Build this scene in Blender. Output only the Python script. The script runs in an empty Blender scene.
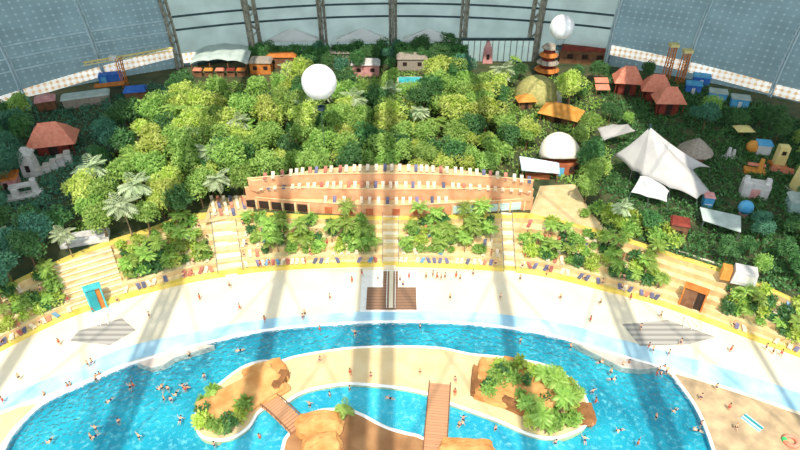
import bpy, bmesh, math, random
from mathutils import Vector, Matrix, noise
R = random.Random(11)
sc = bpy.context.scene
COL = sc.collection
PI = math.pi

# ---------------------------------------------------------------- camera
H, F, TH = 95.0, 640.0, math.radians(36.6)
CT, ST = math.cos(TH), math.sin(TH)
P = 7.5                                     # height of the planted plateau above the beach
def at(x, y, z=0.0):
    """point of the place at height z that the photograph shows at pixel x, y"""
    u, v = (x - 400) / F, (y - 225) / F
    k = (H - z) / (ST + v * CT)
    return Vector((u * k, (CT - v * ST) * k, z))
def pix(p):
    d = p[1] * CT + (H - p[2]) * ST
    return (400 + F * p[0] / d, 225 + F * ((H - p[2]) * CT - p[1] * ST) / d)
cam = bpy.data.cameras.new('camera'); cam.sensor_width = 36; cam.lens = 36 * F / 800
cam.clip_end = 2000
camo = bpy.data.objects.new('camera', cam); COL.objects.link(camo)
camo.location = (0, 0, H); camo.rotation_euler = (PI / 2 - TH, 0, 0)
sc.camera = camo

# ---------------------------------------------------------------- materials
def nodes(name):
    m = bpy.data.materials.new(name); m.use_nodes = True
    nt = m.node_tree; b = nt.nodes['Principled BSDF']
    return m, nt, b
def lin(c):
    return tuple(((v / 255) / 12.92 if v / 255 <= .04045 else ((v / 255 + .055) / 1.055) ** 2.4) for v in c) + (1,)
def mat(name, c, c2=None, scale=.5, rough=.8, bump=0, metal=0, trans=0, spread=.25, detail=3, coord='Object', rand=0):
    m, nt, b = nodes(name)
    b.inputs['Roughness'].default_value = rough; b.inputs['Metallic'].default_value = metal
    c = lin(c); c2 = lin(c2) if c2 else tuple(min(1, v * (1 + spread)) for v in c[:3]) + (1,)
    tc = nt.nodes.new('ShaderNodeTexCoord'); no = nt.nodes.new('ShaderNodeTexNoise')
    no.inputs['Scale'].default_value = scale; no.inputs['Detail'].default_value = detail
    nt.links.new(tc.outputs[coord], no.inputs['Vector'])
    rp = nt.nodes.new('ShaderNodeValToRGB'); rp.color_ramp.elements[0].color = c; rp.color_ramp.elements[1].color = c2
    rp.color_ramp.elements[0].position = .35; rp.color_ramp.elements[1].position = .65
    nt.links.new(no.outputs['Fac'], rp.inputs['Fac'])
    out = rp.outputs['Color']
    if rand:
        oi = nt.nodes.new('ShaderNodeObjectInfo'); hs = nt.nodes.new('ShaderNodeHueSaturation')
        mr = nt.nodes.new('ShaderNodeMapRange'); mr.inputs['To Min'].default_value = 1 - rand; mr.inputs['To Max'].default_value = 1 + rand
        mh = nt.nodes.new('ShaderNodeMapRange'); mh.inputs['To Min'].default_value = .5 - rand * .06; mh.inputs['To Max'].default_value = .5 + rand * .06
        nt.links.new(oi.outputs['Random'], mr.inputs['Value']); nt.links.new(oi.outputs['Random'], mh.inputs['Value'])
        nt.links.new(mr.outputs[0], hs.inputs['Value']); nt.links.new(mh.outputs[0], hs.inputs['Hue'])
        nt.links.new(out, hs.inputs['Color']); out = hs.outputs['Color']
    nt.links.new(out, b.inputs['Base Color'])
    if bump:
        bp = nt.nodes.new('ShaderNodeBump'); bp.inputs['Strength'].default_value = bump; bp.inputs['Distance'].default_value = .3
        nt.links.new(no.outputs['Fac'], bp.inputs['Height']); nt.links.new(bp.outputs['Normal'], b.inputs['Normal'])
    if trans:
        tr = nt.nodes.new('ShaderNodeBsdfTranslucent'); mx = nt.nodes.new('ShaderNodeMixShader'); mx.inputs[0].default_value = trans
        nt.links.new(out, tr.inputs['Color']); nt.links.new(b.outputs[0], mx.inputs[1]); nt.links.new(tr.outputs[0], mx.inputs[2])
        nt.links.new(mx.outputs[0], nt.nodes['Material Output'].inputs['Surface'])
    return m
def stripes(name, c, c2, axis='Z', period=1.0, duty=.5, rough=.8):
    m, nt, b = nodes(name); b.inputs['Roughness'].default_value = rough
    tc = nt.nodes.new('ShaderNodeTexCoord'); sp = nt.nodes.new('ShaderNodeSeparateXYZ')
    nt.links.new(tc.outputs['Object'], sp.inputs[0])
    d = nt.nodes.new('ShaderNodeMath'); d.operation = 'DIVIDE'; d.inputs[1].default_value = period
    f = nt.nodes.new('ShaderNodeMath'); f.operation = 'FRACT'; g = nt.nodes.new('ShaderNodeMath'); g.operation = 'GREATER_THAN'; g.inputs[1].default_value = duty
    nt.links.new(sp.outputs[axis], d.inputs[0]); nt.links.new(d.outputs[0], f.inputs[0]); nt.links.new(f.outputs[0], g.inputs[0])
    mx = nt.nodes.new('ShaderNodeMix'); mx.data_type = 'RGBA'; mx.inputs[6].default_value = lin(c); mx.inputs[7].default_value = lin(c2)
    nt.links.new(g.outputs[0], mx.inputs[0]); nt.links.new(mx.outputs[2], b.inputs['Base Color'])
    return m
def grid_mat(name, base, line, node_c, pu, pv, w=.1, dots=True, trans=0, lit=0):
    """membrane with a cable net: pale lines and bright knots, laid out along the surface (uv in metres)"""
    m, nt, b = nodes(name); b.inputs['Roughness'].default_value = .6
    uv = nt.nodes.new('ShaderNodeUVMap'); uv.uv_map = 'metres'
    sp = nt.nodes.new('ShaderNodeSeparateXYZ'); nt.links.new(uv.outputs[0], sp.inputs[0])
    def tri(sock, p):
        d = nt.nodes.new('ShaderNodeMath'); d.operation = 'PINGPONG'; d.inputs[1].default_value = p / 2; nt.links.new(sock, d.inputs[0]); return d.outputs[0]
    def below(sock, v):
        d = nt.nodes.new('ShaderNodeMath'); d.operation = 'LESS_THAN'; d.inputs[1].default_value = v; nt.links.new(sock, d.inputs[0]); return d.outputs[0]
    def op(o, a, c):
        d = nt.nodes.new('ShaderNodeMath'); d.operation = o; nt.links.new(a, d.inputs[0]); nt.links.new(c, d.inputs[1]); return d.outputs[0]
    a, c = tri(sp.outputs[0], pu), tri(sp.outputs[1], pv)
    net = op('MAXIMUM', below(a, w), below(c, w))
    no = nt.nodes.new('ShaderNodeTexNoise'); no.inputs['Scale'].default_value = .12; nt.links.new(uv.outputs[0], no.inputs['Vector'])
    rp = nt.nodes.new('ShaderNodeValToRGB'); rp.color_ramp.elements[0].color = lin(base); rp.color_ramp.elements[1].color = tuple(v * 1.25 for v in lin(base)[:3]) + (1,)
    rp.color_ramp.elements[0].position = .35; rp.color_ramp.elements[1].position = .65
    nt.links.new(no.outputs['Fac'], rp.inputs['Fac'])
    mx = nt.nodes.new('ShaderNodeMix'); mx.data_type = 'RGBA'; mx.inputs[7].default_value = lin(line)
    nt.links.new(rp.outputs[0], mx.inputs[6]); nt.links.new(net, mx.inputs[0]); out = mx.outputs[2]
    if dots:
        kn = op('MULTIPLY', below(a, w * 4), below(c, w * 4))
        m2 = nt.nodes.new('ShaderNodeMix'); m2.data_type = 'RGBA'; m2.inputs[7].default_value = lin(node_c)
        nt.links.new(out, m2.inputs[6]); nt.links.new(kn, m2.inputs[0]); out = m2.outputs[2]
    nt.links.new(out, b.inputs['Base Color'])
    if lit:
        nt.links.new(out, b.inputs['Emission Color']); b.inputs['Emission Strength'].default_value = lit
    if trans:
        tr = nt.nodes.new('ShaderNodeBsdfTranslucent'); mx = nt.nodes.new('ShaderNodeMixShader'); mx.inputs[0].default_value = trans
        nt.links.new(out, tr.inputs['Color']); nt.links.new(b.outputs[0], mx.inputs[1]); nt.links.new(tr.outputs[0], mx.inputs[2])
        nt.links.new(mx.outputs[0], nt.nodes['Material Output'].inputs['Surface'])
    return m
def water_mat(name, tint, bump=.25, scale=1.2):
    m, nt, b = nodes(name); nt.nodes.remove(b)
    tr = nt.nodes.new('ShaderNodeBsdfTransparent'); tr.inputs[0].default_value = tint + (1,)
    gl = nt.nodes.new('ShaderNodeBsdfGlossy'); gl.inputs['Roughness'].default_value = .12
    fr = nt.nodes.new('ShaderNodeFresnel'); fr.inputs[0].default_value = 1.33
    tc = nt.nodes.new('ShaderNodeTexCoord'); no = nt.nodes.new('ShaderNodeTexNoise'); no.inputs['Scale'].default_value = scale; no.inputs['Detail'].default_value = 4
    bp = nt.nodes.new('ShaderNodeBump'); bp.inputs['Strength'].default_value = bump; bp.inputs['Distance'].default_value = .6
    nt.links.new(tc.outputs['Object'], no.inputs['Vector']); nt.links.new(no.outputs['Fac'], bp.inputs['Height'])
    nt.links.new(bp.outputs[0], gl.inputs['Normal']); nt.links.new(bp.outputs[0], fr.inputs['Normal'])
    mx = nt.nodes.new('ShaderNodeMixShader'); nt.links.new(fr.outputs[0], mx.inputs[0]); nt.links.new(tr.outputs[0], mx.inputs[1]); nt.links.new(gl.outputs[0], mx.inputs[2])
    nt.links.new(mx.outputs[0], nt.nodes['Material Output'].inputs['Surface'])
    return m
def pool_mat(name, c1, c2, c3):
    """painted basin: turquoise tiles, mottled, with whitish flecks painted in for the sparkle of waves"""
    m, nt, b = nodes(name); b.inputs['Roughness'].default_value = .5
    tc = nt.nodes.new('ShaderNodeTexCoord'); no = nt.nodes.new('ShaderNodeTexNoise'); no.inputs['Scale'].default_value = .09; no.inputs['Detail'].default_value = 2
    n2 = nt.nodes.new('ShaderNodeTexNoise'); n2.inputs['Scale'].default_value = 1.1; n2.inputs['Detail'].default_value = 3; n2.inputs['Roughness'].default_value = .7
    for n in (no, n2): nt.links.new(tc.outputs['Object'], n.inputs['Vector'])
    rp = nt.nodes.new('ShaderNodeValToRGB'); rp.color_ramp.elements[0].color = lin(c1); rp.color_ramp.elements[1].color = lin(c2)
    rp.color_ramp.elements[0].position = .38; rp.color_ramp.elements[1].position = .62
    nt.links.new(no.outputs['Fac'], rp.inputs['Fac'])
    mr = nt.nodes.new('ShaderNodeMapRange'); mr.inputs['From Min'].default_value = .52; mr.inputs['From Max'].default_value = .75; mr.clamp = True
    mr.inputs['To Max'].default_value = .75
    nt.links.new(n2.outputs['Fac'], mr.inputs['Value'])
    mx = nt.nodes.new('ShaderNodeMix'); mx.data_type = 'RGBA'; mx.inputs[7].default_value = lin(c3)
    nt.links.new(mr.outputs[0], mx.inputs[0]); nt.links.new(rp.outputs[0], mx.inputs[6]); nt.links.new(mx.outputs[2], b.inputs['Base Color'])
    return m

M = dict(
    paving=mat('cream paving', (230, 218, 190), (238, 228, 204), .15),
    sand=mat('beige sand', (166, 142, 112), (208, 180, 140), .35, detail=6),
    sand2=mat('pale island sand', (222, 194, 144), (230, 206, 160), .3),
    wet=mat('wet brown sand', (152, 106, 66), (176, 130, 86), .3),
    band=mat('pale blue tiles', (150, 200, 224), (190, 224, 238), .2),
    rim=mat('white rim', (240, 238, 232), (250, 250, 248), 1),
    terr=mat('cream stone', (218, 192, 138), (236, 216, 168), .6, rough=.9, detail=6),
    terrline=mat('tan stone edge', (206, 174, 120), (222, 194, 142), .8),
    yellow=mat('yellow render', (220, 190, 78), (230, 206, 112), .4),
    earth=mat('brown forest floor', (50, 68, 40), (90, 90, 56), .22, detail=6),
    brick=mat('terracotta render', (212, 150, 106), (226, 172, 128), .5, detail=5),
    brick2=mat('red brown brick', (160, 84, 52), (190, 108, 68), .6),
    deckc=mat('cream deck', (214, 184, 132), (226, 200, 154), .5),
    dark=mat('dark opening', (40, 28, 22), (60, 40, 30), .5),
    wedge=mat('pinkish grey paving', (206, 188, 176), (218, 202, 192), .4),
    grey=mat('grey paving', (176, 170, 160), (200, 194, 184), .5),
    plank=stripes('brown planks', (146, 112, 88), (112, 84, 66), 'Y', .9, .8),
    plankx=stripes('tan planks', (196, 146, 108), (160, 112, 80), 'Y', .6, .86),
    rock=mat('sandstone', (190, 130, 70), (222, 170, 106), .35, rough=.95, bump=.7, detail=8),
    rockd=mat('brown sandstone', (120, 78, 44), (160, 110, 64), .4, rough=.95, bump=.8, detail=8),
    bark=mat('brown bark', (96, 74, 50), (126, 100, 70), 1.5, bump=.4),
    palmbark=mat('grey palm bark', (132, 112, 84), (158, 138, 106), 2, bump=.4),
    leaf_y=mat('yellow green leaves', (168, 194, 68), (216, 226, 128), .6, rough=.55, trans=.3, rand=.16),
    leaf_m=mat('mid green leaves', (120, 162, 66), (174, 206, 108), .6, rough=.55, trans=.3, rand=.16),
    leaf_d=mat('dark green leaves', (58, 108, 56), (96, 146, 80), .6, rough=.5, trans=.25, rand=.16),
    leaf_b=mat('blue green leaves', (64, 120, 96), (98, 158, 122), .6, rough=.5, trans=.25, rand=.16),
    frond=mat('palm fronds', (132, 172, 72), (180, 208, 108), .8, rough=.5, trans=.3, rand=.25),
    frond_s=mat('silvery palm fronds', (158, 178, 130), (196, 208, 168), .8, rough=.5, trans=.2, rand=.2),
    white=mat('white cloth', (238, 238, 236), (250, 250, 250), .3, rough=.9, trans=.25),
    balloon=mat('white balloon skin', (246, 246, 248), (252, 252, 254), .4, rough=.5),
    sail=mat('off white sail', (204, 200, 198), (220, 216, 212), .25, rough=.9, trans=.2),
    metal=mat('grey metal', (120, 126, 130), (150, 156, 160), 1, rough=.4, metal=.5),
    palebar=mat('pale steel', (176, 200, 208), (200, 218, 224), .5, rough=.5),
    brownbar=mat('weathered steel', (120, 116, 104), (170, 164, 148), .8, rough=.6),
    darkbar=mat('dark steel', (40, 62, 68), (56, 80, 86), .6, rough=.5),
    red=mat('red tiles', (222, 128, 100), (234, 150, 124), 1.2, rough=.8),
    redw=mat('dark red timber', (112, 40, 30), (144, 58, 42), .8),
    stone=mat('white stone', (196, 192, 190), (222, 218, 214), 1, rough=.9, bump=.4),
    blue=mat('bright blue', (40, 100, 196), (70, 130, 214), .5),
    lblue=mat('sky blue', (70, 160, 214), (110, 186, 226), .5),
    teal=mat('teal panel', (22, 140, 150), (40, 170, 176), .4, rough=.4),
    orange=mat('orange', (214, 140, 52), (226, 160, 78), .6),
    orangeb=mat('orange brown', (190, 104, 40), (214, 134, 60), .6),
    pink=mat('pink render', (206, 138, 138), (224, 164, 160), .8),
    brown=mat('brown timber', (112, 74, 50), (140, 98, 68), .8),
    thatch=mat('grey thatch', (150, 138, 126), (176, 164, 150), 2, rough=1, bump=.4),
    cream=mat('cream shell', (240, 230, 208), (250, 244, 228), .3),
    ylw=mat('pale yellow', (226, 206, 130), (240, 222, 156), .5),
    tealw=mat('teal water floor', (50, 170, 180), (90, 200, 205), .5),
    glass=mat('pale glass', (170, 200, 200), (200, 222, 218), .3, rough=.15),
    awn=mat('grey white awning', (170, 184, 178), (192, 204, 198), .4),
    navy=mat('navy cushion', (92, 92, 122), (116, 116, 146), 1, rand=.3),
    creamc=mat('cream cushion', (226, 206, 176), (236, 220, 194), 1),
    redc=mat('red cushion', (180, 108, 88), (196, 128, 106), 1, rand=.2),
    bluec=mat('blue towel', (104, 150, 186), (130, 170, 200), 1, rand=.2),
    skin=mat('light skin', (226, 170, 134), (234, 184, 150), 1), skin2=mat('tanned skin', (186, 124, 88), (200, 140, 104), 1),
    hair1=mat('dark hair', (50, 36, 28), (70, 52, 40), 4), hair2=mat('fair hair', (176, 136, 82), (196, 158, 104), 4),
    sw1=mat('navy swimwear', (34, 44, 84), (48, 60, 110), 2), sw2=mat('red swimwear', (190, 44, 48), (206, 64, 66), 2), sw3=mat('black swimwear', (26, 26, 30), (40, 40, 46), 2),
    netwall=grid_mat('cable net membrane', (116, 138, 142), (128, 150, 154), (148, 170, 174), 2.3, 2.1, .08, trans=.5),
    panelwall=grid_mat('grey green wall panels', (164, 180, 174), (172, 188, 182), (0, 0, 0), 12, 60, .06, False, trans=.5),
    strip=grid_mat('white lattice window strip', (236, 234, 226), (222, 200, 170), (222, 186, 146), 1.9, 1.7, .11, lit=.55),  # slight emission put in for daylight coming through the strip
    roofp=mat('roof cladding', (150, 158, 160), (166, 174, 176), .2),
    pool=pool_mat('turquoise basin', (0, 146, 172), (28, 178, 200), (150, 222, 230)),
    pool2=pool_mat('light turquoise basin', (14, 164, 194), (56, 192, 214), (170, 228, 236)),
    water=water_mat('pool water', (.86, .98, 1.0)),
)

# ---------------------------------------------------------------- mesh builder
class MB:
    def __init__(s): s.v, s.f, s.uv = [], [], None
    def add(s, vs, fs):
        o = len(s.v); s.v += [tuple(v) for v in vs]; s.f += [tuple(i + o for i in f) for f in fs]; return s
    def box(s, c, d, rz=0, m=None, taper=1.0):
        vs = []
        for z in (-1, 1):
            t = taper if z > 0 else 1
            for x, y in ((-1, -1), (1, -1), (1, 1), (-1, 1)):
                X, Y = x * d[0] / 2 * t, y * d[1] / 2 * t
                p = Vector((c[0] + X * math.cos(rz) - Y * math.sin(rz), c[1] + X * math.sin(rz) + Y * math.cos(rz), c[2] + z * d[2] / 2))
                vs.append(m @ p if m else p)
        return s.add(vs, [(3, 2, 1, 0), (4, 5, 6, 7), (0, 1, 5, 4), (1, 2, 6, 5), (2, 3, 7, 6), (3, 0, 4, 7)])
    def tube(s, pts, r, n=6, closed=False):
        pts = [Vector(p) for p in pts]; vs, fs = [], []; N = len(pts)
        for i, p in enumerate(pts):
            a = pts[(i - 1) % N] if (closed or i > 0) else p; b = pts[(i + 1) % N] if (closed or i < N - 1) else p
            t = (b - a).normalized(); u = t.cross(Vector((0, 0, 1)))
            if u.length < .05: u = t.cross(Vector((0, 1, 0)))
            u.normalize(); w = u.cross(t); rr = r[i] if isinstance(r, (list, tuple)) else r
            for k in range(n):
                q = 2 * PI * (k + .5) / n; vs.append(p + u * math.cos(q) * rr + w * math.sin(q) * rr)
        for i in range(N if closed else N - 1):
            j = (i + 1) % N
            for k in range(n): fs.append((i * n + k, i * n + (k + 1) % n, j * n + (k + 1) % n, j * n + k))
        if not closed: fs += [tuple(reversed(range(n))), tuple((N - 1) * n + k for k in range(n))]
        return s.add(vs, fs)
    def prism(s, poly, z0, z1):
        n = len(poly); vs = [(p[0], p[1], z0) for p in poly] + [(p[0], p[1], z1) for p in poly]
        return s.add(vs, [tuple(range(n - 1, -1, -1)), tuple(range(n, 2 * n))] + [(i, (i + 1) % n, n + (i + 1) % n, n + i) for i in range(n)])
    def lathe(s, c, prof, n=16, caps=True):
        vs, fs = [], []
        for r, z in prof:
            for k in range(n):
                q = 2 * PI * k / n; vs.append((c[0] + r * math.cos(q), c[1] + r * math.sin(q), c[2] + z))
        for i in range(len(prof) - 1):
            for k in range(n): fs.append((i * n + k, i * n + (k + 1) % n, (i + 1) * n + (k + 1) % n, (i + 1) * n + k))
        if caps: fs += [tuple(reversed(range(n))), tuple((len(prof) - 1) * n + k for k in range(n))]
        return s.add(vs, fs)
    def mesh(s, name, smooth=False):
        me = bpy.data.meshes.new(name); me.from_pydata(s.v, [], s.f)
        bm = bmesh.new(); bm.from_mesh(me); bmesh.ops.recalc_face_normals(bm, faces=bm.faces); bm.to_mesh(me); bm.free()
        if smooth:
            for p in me.polygons: p.use_smooth = True
        me.update(); return me
def obj(name, mb, m, parent=None, loc=None, rz=0, smooth=False):
    me = mb if isinstance(mb, bpy.types.Mesh) else mb.mesh(name, smooth)
    o = bpy.data.objects.new(name, me); COL.objects.link(o)
    if m is not None:
        me.materials.clear(); me.materials.append(m)
    if parent: o.parent = parent
    if loc: o.location = loc
    if rz: o.rotation_euler.z = rz
    return o
def tag(o, label, cat, group=None, kind=None):
    o['label'] = label; o['category'] = cat
    if group: o['group'] = group
    if kind: o['kind'] = kind
    return o
def empty(name, loc, label=None, cat=None, group=None, rz=0):
    o = bpy.data.objects.new(name, None); COL.objects.link(o); o.location = loc; o.rotation_euler.z = rz; o.empty_display_size = .2
    if label: tag(o, label, cat, group)
    return o
def struct(name, mb, m, smooth=False):
    o = obj(name, mb, m, smooth=smooth); o['kind'] = 'structure'; return o
KIDS = {}
def copy_tree(src, loc, rz=0, s=1, mats=None):
    r = src.copy(); COL.objects.link(r); r.location = loc; r.rotation_euler = (0, 0, rz); r.scale = (s, s, s)
    for ch in KIDS[src.name]:
        c = ch.copy(); COL.objects.link(c); c.parent = r
        for g in KIDS.get(ch.name, ()):
            d = g.copy(); COL.objects.link(d); d.parent = c
    return r
def proto(root, *kids):
    KIDS[root.name] = list(kids); return root
def drop(root):
    for ch in KIDS[root.name]:
        bpy.data.objects.remove(ch)
    bpy.data.objects.remove(root)
def smooth_line(pts, n=10, closed=False):
    pts = [Vector(p) for p in pts]; out = []; N = len(pts)
    for i in range(N if closed else N - 1):
        g = (lambda k: pts[k % N]) if closed else (lambda k: pts[max(0, min(N - 1, k))])
        a, b, c, d = g(i - 1), g(i), g(i + 1), g(i + 2)
        for k in range(n):
            t = k / n
            out.append(.5 * (2 * b + (c - a) * t + (2 * a - 5 * b + 4 * c - d) * t * t + (3 * b - a - 3 * c + d) * t ** 3))
    if not closed: out.append(pts[-1])
    return out
def resample(pts, n):
    L = [0]
    for a, b in zip(pts, pts[1:]): L.append(L[-1] + (b - a).length)
    out, j = [], 0
    for i in range(n + 1):
        s = L[-1] * i / n
        while j < len(L) - 2 and L[j + 1] < s: j += 1
        out.append(pts[j].lerp(pts[j + 1], (s - L[j]) / max(1e-9, L[j + 1] - L[j])))
    return out
def inside(p, poly):
    x, y = p[0], p[1]; c = False; n = len(poly)
    for i in range(n):
        a, b = poly[i], poly[(i + 1) % n]
        if (a[1] > y) != (b[1] > y) and x < (b[0] - a[0]) * (y - a[1]) / (b[1] - a[1]) + a[0]: c = not c
    return c

# ---------------------------------------------------------------- labels that point to one thing
ORD = ['nearest', 'second nearest', 'third nearest', 'fourth nearest', 'fifth nearest', 'sixth nearest', 'seventh nearest', 'eighth nearest', 'ninth nearest', 'tenth nearest']
def ordn(i):
    if i < 10: return ORD[i]
    k = i + 1; sfx = 'th' if 10 < k % 100 < 14 else {1: 'st', 2: 'nd', 3: 'rd'}.get(k % 10, 'th')
    return f'{k}{sfx} nearest'
PENDING = []
def later(o, phrase, cat, group, anchors, p):
    """label set at the end: the n-th nearest of its look on one side of a landmark"""
    PENDING.append((o, phrase, cat, group, anchors, pix(p)))
def flush_labels():
    g = {}
    for o, phrase, cat, group, anchors, (x, y) in PENDING:
        name, ax, ay = min(anchors, key=lambda a: math.hypot(a[1] - x, (a[2] - y) * 1.3))
        dx, dy = x - ax, y - ay
        side = ('left of' if dx < 0 else 'right of') if abs(dx) > abs(dy) else ('behind' if dy < 0 else 'in front of')
        g.setdefault((phrase, name, side), []).append((math.hypot(dx, dy), o, cat, group))
    for (phrase, name, side), rows in g.items():
        rows.sort(key=lambda r: r[0])
        for i, (_, o, cat, group) in enumerate(rows):
            t = f'{phrase}, {ordn(i)} {side} {name}' if len(rows) > 1 else f'{phrase} {side} {name}'
            tag(o, t, cat, group)
A_WOOD = [('the white balloon', 319, 82), ('the white shell roof', 557, 148), ('the terracotta terraces', 395, 168), ('the left terracotta wing', 265, 185), ('the right terracotta wing', 500, 190),
          ('the orange roof', 560, 108), ('the grey awning', 222, 58), ('the glass facade', 497, 42), ('the left red roof', 58, 135), ('the white stone tower', 30, 162), ('the teal portal', 98, 292),
          ('the tall white tent', 660, 155), ('the three red pavilions', 645, 88), ('the grey thatched cone', 693, 147), ('the yellow play tower', 778, 155), ('the brown portal', 689, 293), ('the white awning', 722, 220), ('the blue ball', 743, 208)]
A_TERR = [('the central stairs', 391, 250), ('the left stairs', 226, 250), ('the right stairs', 508, 250), ('the teal portal', 98, 292), ('the brown portal', 689, 293)]
A_POOL = [('the left rock island', 245, 395), ('the right rock island', 525, 395), ('the T-shaped deck', 391, 300), ('the left pool wedge', 160, 362), ('the right pool wedge', 625, 360), ('the plank bridge', 438, 420), ('the teal portal', 98, 292), ('the brown portal', 689, 293), ('the striped mat', 752, 423)]

# ================================================================= SETTING
# ---- ground, beach, bands
far_R, far_c = 203.0, 20.0
def foot(X): return far_c + math.sqrt(max(1, far_R ** 2 - X * X))
struct('floor', MB().prism([(-190, -60), (190, -60), (190, 240), (-190, 240)], -4, -3.2), M['earth'])

fr_px = [(-60, 385), (0, 352), (60, 322), (110, 304), (160, 290), (200, 281), (260, 272), (330, 268), (400, 267), (480, 270), (540, 276), (600, 290), (660, 306), (720, 328), (760, 343), (800, 358), (860, 385)]
bk_px = [(-75, 325), (-15, 295), (45, 266), (95, 245), (148, 228), (190, 214), (252, 212), (325, 215), (400, 216), (475, 214), (540, 214), (608, 232), (670, 252), (736, 273), (776, 290), (816, 308), (880, 335)]
NT = 160
FA = resample(smooth_line([at(*p) for p in fr_px]), NT)
bk0 = smooth_line([at(p[0], p[1], P) for p in bk_px]); fr0 = smooth_line([at(*p) for p in fr_px])
def corr():
    L = [0]
    for a, b in zip(fr0, fr0[1:]): L.append(L[-1] + (b - a).length)
    out, j = [], 0
    for i in range(NT + 1):
        s = L[-1] * i / NT
        while j < len(L) - 2 and L[j + 1] < s: j += 1
        out.append(bk0[j].lerp(bk0[j + 1], (s - L[j]) / max(1e-9, L[j + 1] - L[j])))
    return out
BA = corr()
NS = 6
WALLH = 1.0
def terr(u, s):
    """point on the stand: u 0..1 along it from the left, s 0..1 from its front wall to its top walk"""
    q = u * NT; i = min(NT - 1, max(0, int(q))); t = q - i
    a = FA[i].lerp(FA[i + 1], t); b = BA[i].lerp(BA[i + 1], t); p = a.lerp(b, s); k = min(NS - 1, int(s * NS))
    p.z = WALLH + (P - WALLH) * (k + 0) / (NS - 1)
    return p
def terr_dir(u):
    a, b = terr(max(0, u - .01), 0), terr(min(1, u + .01), 0); d = b - a; return math.atan2(d.y, d.x)
def find_u(x, y, s):
    """place along the stand seen at pixel column x"""
    return min((i / 800 for i in range(801)), key=lambda u: abs(pix(terr(u, s))[0] - x))

# paving with the pool cut out (ring between pool edge and terrace)
pool_px = [(-14, 520), (-8, 480), (4, 449), (16, 429), (43, 403), (80, 385), (112, 371), (136, 362), (200, 344.5), (260, 331), (330, 324), (400, 321.5), (470, 323.5), (530, 331), (570, 340), (600, 350), (640, 361), (667, 370), (682, 387), (696, 407), (707, 431), (714, 452), (722, 480), (728, 520)]
POOL = resample(smooth_line([at(*p) for p in pool_px], 8), 140)
outer = resample(smooth_line([at(-260, 520)] + [at(p[0], p[1]) + Vector((0, 3, 0)) for p in fr_px] + [at(1060, 520)], 6), 140)
mb = MB()
for i in range(140):
    mb.add([POOL[i], POOL[i + 1], outer[i + 1], outer[i]], [(0, 1, 2, 3)])
struct('floor_beach', mb, M['paving'])
# basin: wall and bottom
basin_poly = [(p.x, p.y) for p in POOL]
mb = MB(); n = len(POOL)
mb.add([(p.x, p.y, 0) for p in POOL] + [(p.x, p.y, -1.6) for p in POOL], [(i, i + 1, n + i + 1, n + i) for i in range(n - 1)])
mb.add([(x, y, -1.6) for x, y in basin_poly], [tuple(range(n))])
struct('floor_pool', mb, M['pool'])
mb = MB(); mb.add([(x, y, -.12) for x, y in basin_poly], [tuple(range(n))])
w = tag(obj('pool_water', mb, M['water']), 'clear blue water filling the large curved pool', 'water', kind='stuff')
# white rim along the pool and the pale blue band outside it
struct('trim_1', MB().tube([p + Vector((0, 0, .02)) for p in POOL], .3, 6), M['rim'])
bi_px = [(-40, 428), (0, 411), (45, 395), (90, 378), (130, 361.5), (200, 343), (260, 330), (330, 322.5), (400, 320), (470, 322), (530, 329.5), (570, 338.5), (605, 350), (640, 360), (668, 367), (740, 391), (800, 412), (850, 432)]
bo_px = [(-40, 414), (0, 397), (42, 381), (85, 364), (126, 347), (197, 331), (258, 320), (330, 313), (400, 310.5), (471, 312), (533, 318), (575, 326), (612, 337), (650, 347), (680, 355), (745, 374), (800, 393), (850, 410)]
bi = resample(smooth_line([at(p[0], p[1], .03) for p in bi_px]), 90); bo = resample(smooth_line([at(p[0], p[1], .03) for p in bo_px]), 90)
mb = MB()
for i in range(90): mb.add([bi[i], bi[i + 1], bo[i + 1], bo[i]], [(0, 1, 2, 3)])
struct('trim_2', mb, M['band'])
# sand at the right and left ends of the beach
def flat(name, px, z, m, z0=-.3):
    return struct(name, MB().prism([at(x, y, z) for x, y in px], z0, z), m)
flat('floor_sand_right', [(668, 372), (700, 381), (740, 394), (800, 415), (850, 436), (900, 520), (735, 520), (722, 478), (712, 440), (698, 406), (684, 386)], .06, M['sand'])
flat('floor_sand_left', [(-60, 520), (-20, 520), (-4, 450), (10, 430), (36, 404), (20, 407), (-30, 428)], .06, M['sand2'])
flat('floor_wedge_left', [(136, 362), (151, 367), (163, 364.5), (174, 357), (214, 345), (200, 344.5)], .02, M['wedge'], -1.5)
flat('floor_wedge_right', [(600, 350), (640, 361), (660, 367), (640, 369), (622, 367), (604, 358), (582, 347), (572, 341)], .02, M['grey'], -1.5)
# grey ramps of grooved paving before the two portals
M['groove'] = stripes('grooved grey paving', (178, 174, 166), (148, 144, 138), 'Y', 1.4, .5)
flat('floor_ramp_left', [(78, 331), (122, 318), (136, 330), (110, 345), (70, 341)], .035, M['groove'])
flat('floor_ramp_right', [(622, 324), (668, 320), (716, 337), (690, 344), (640, 346)], .035, M['groove'])

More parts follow.
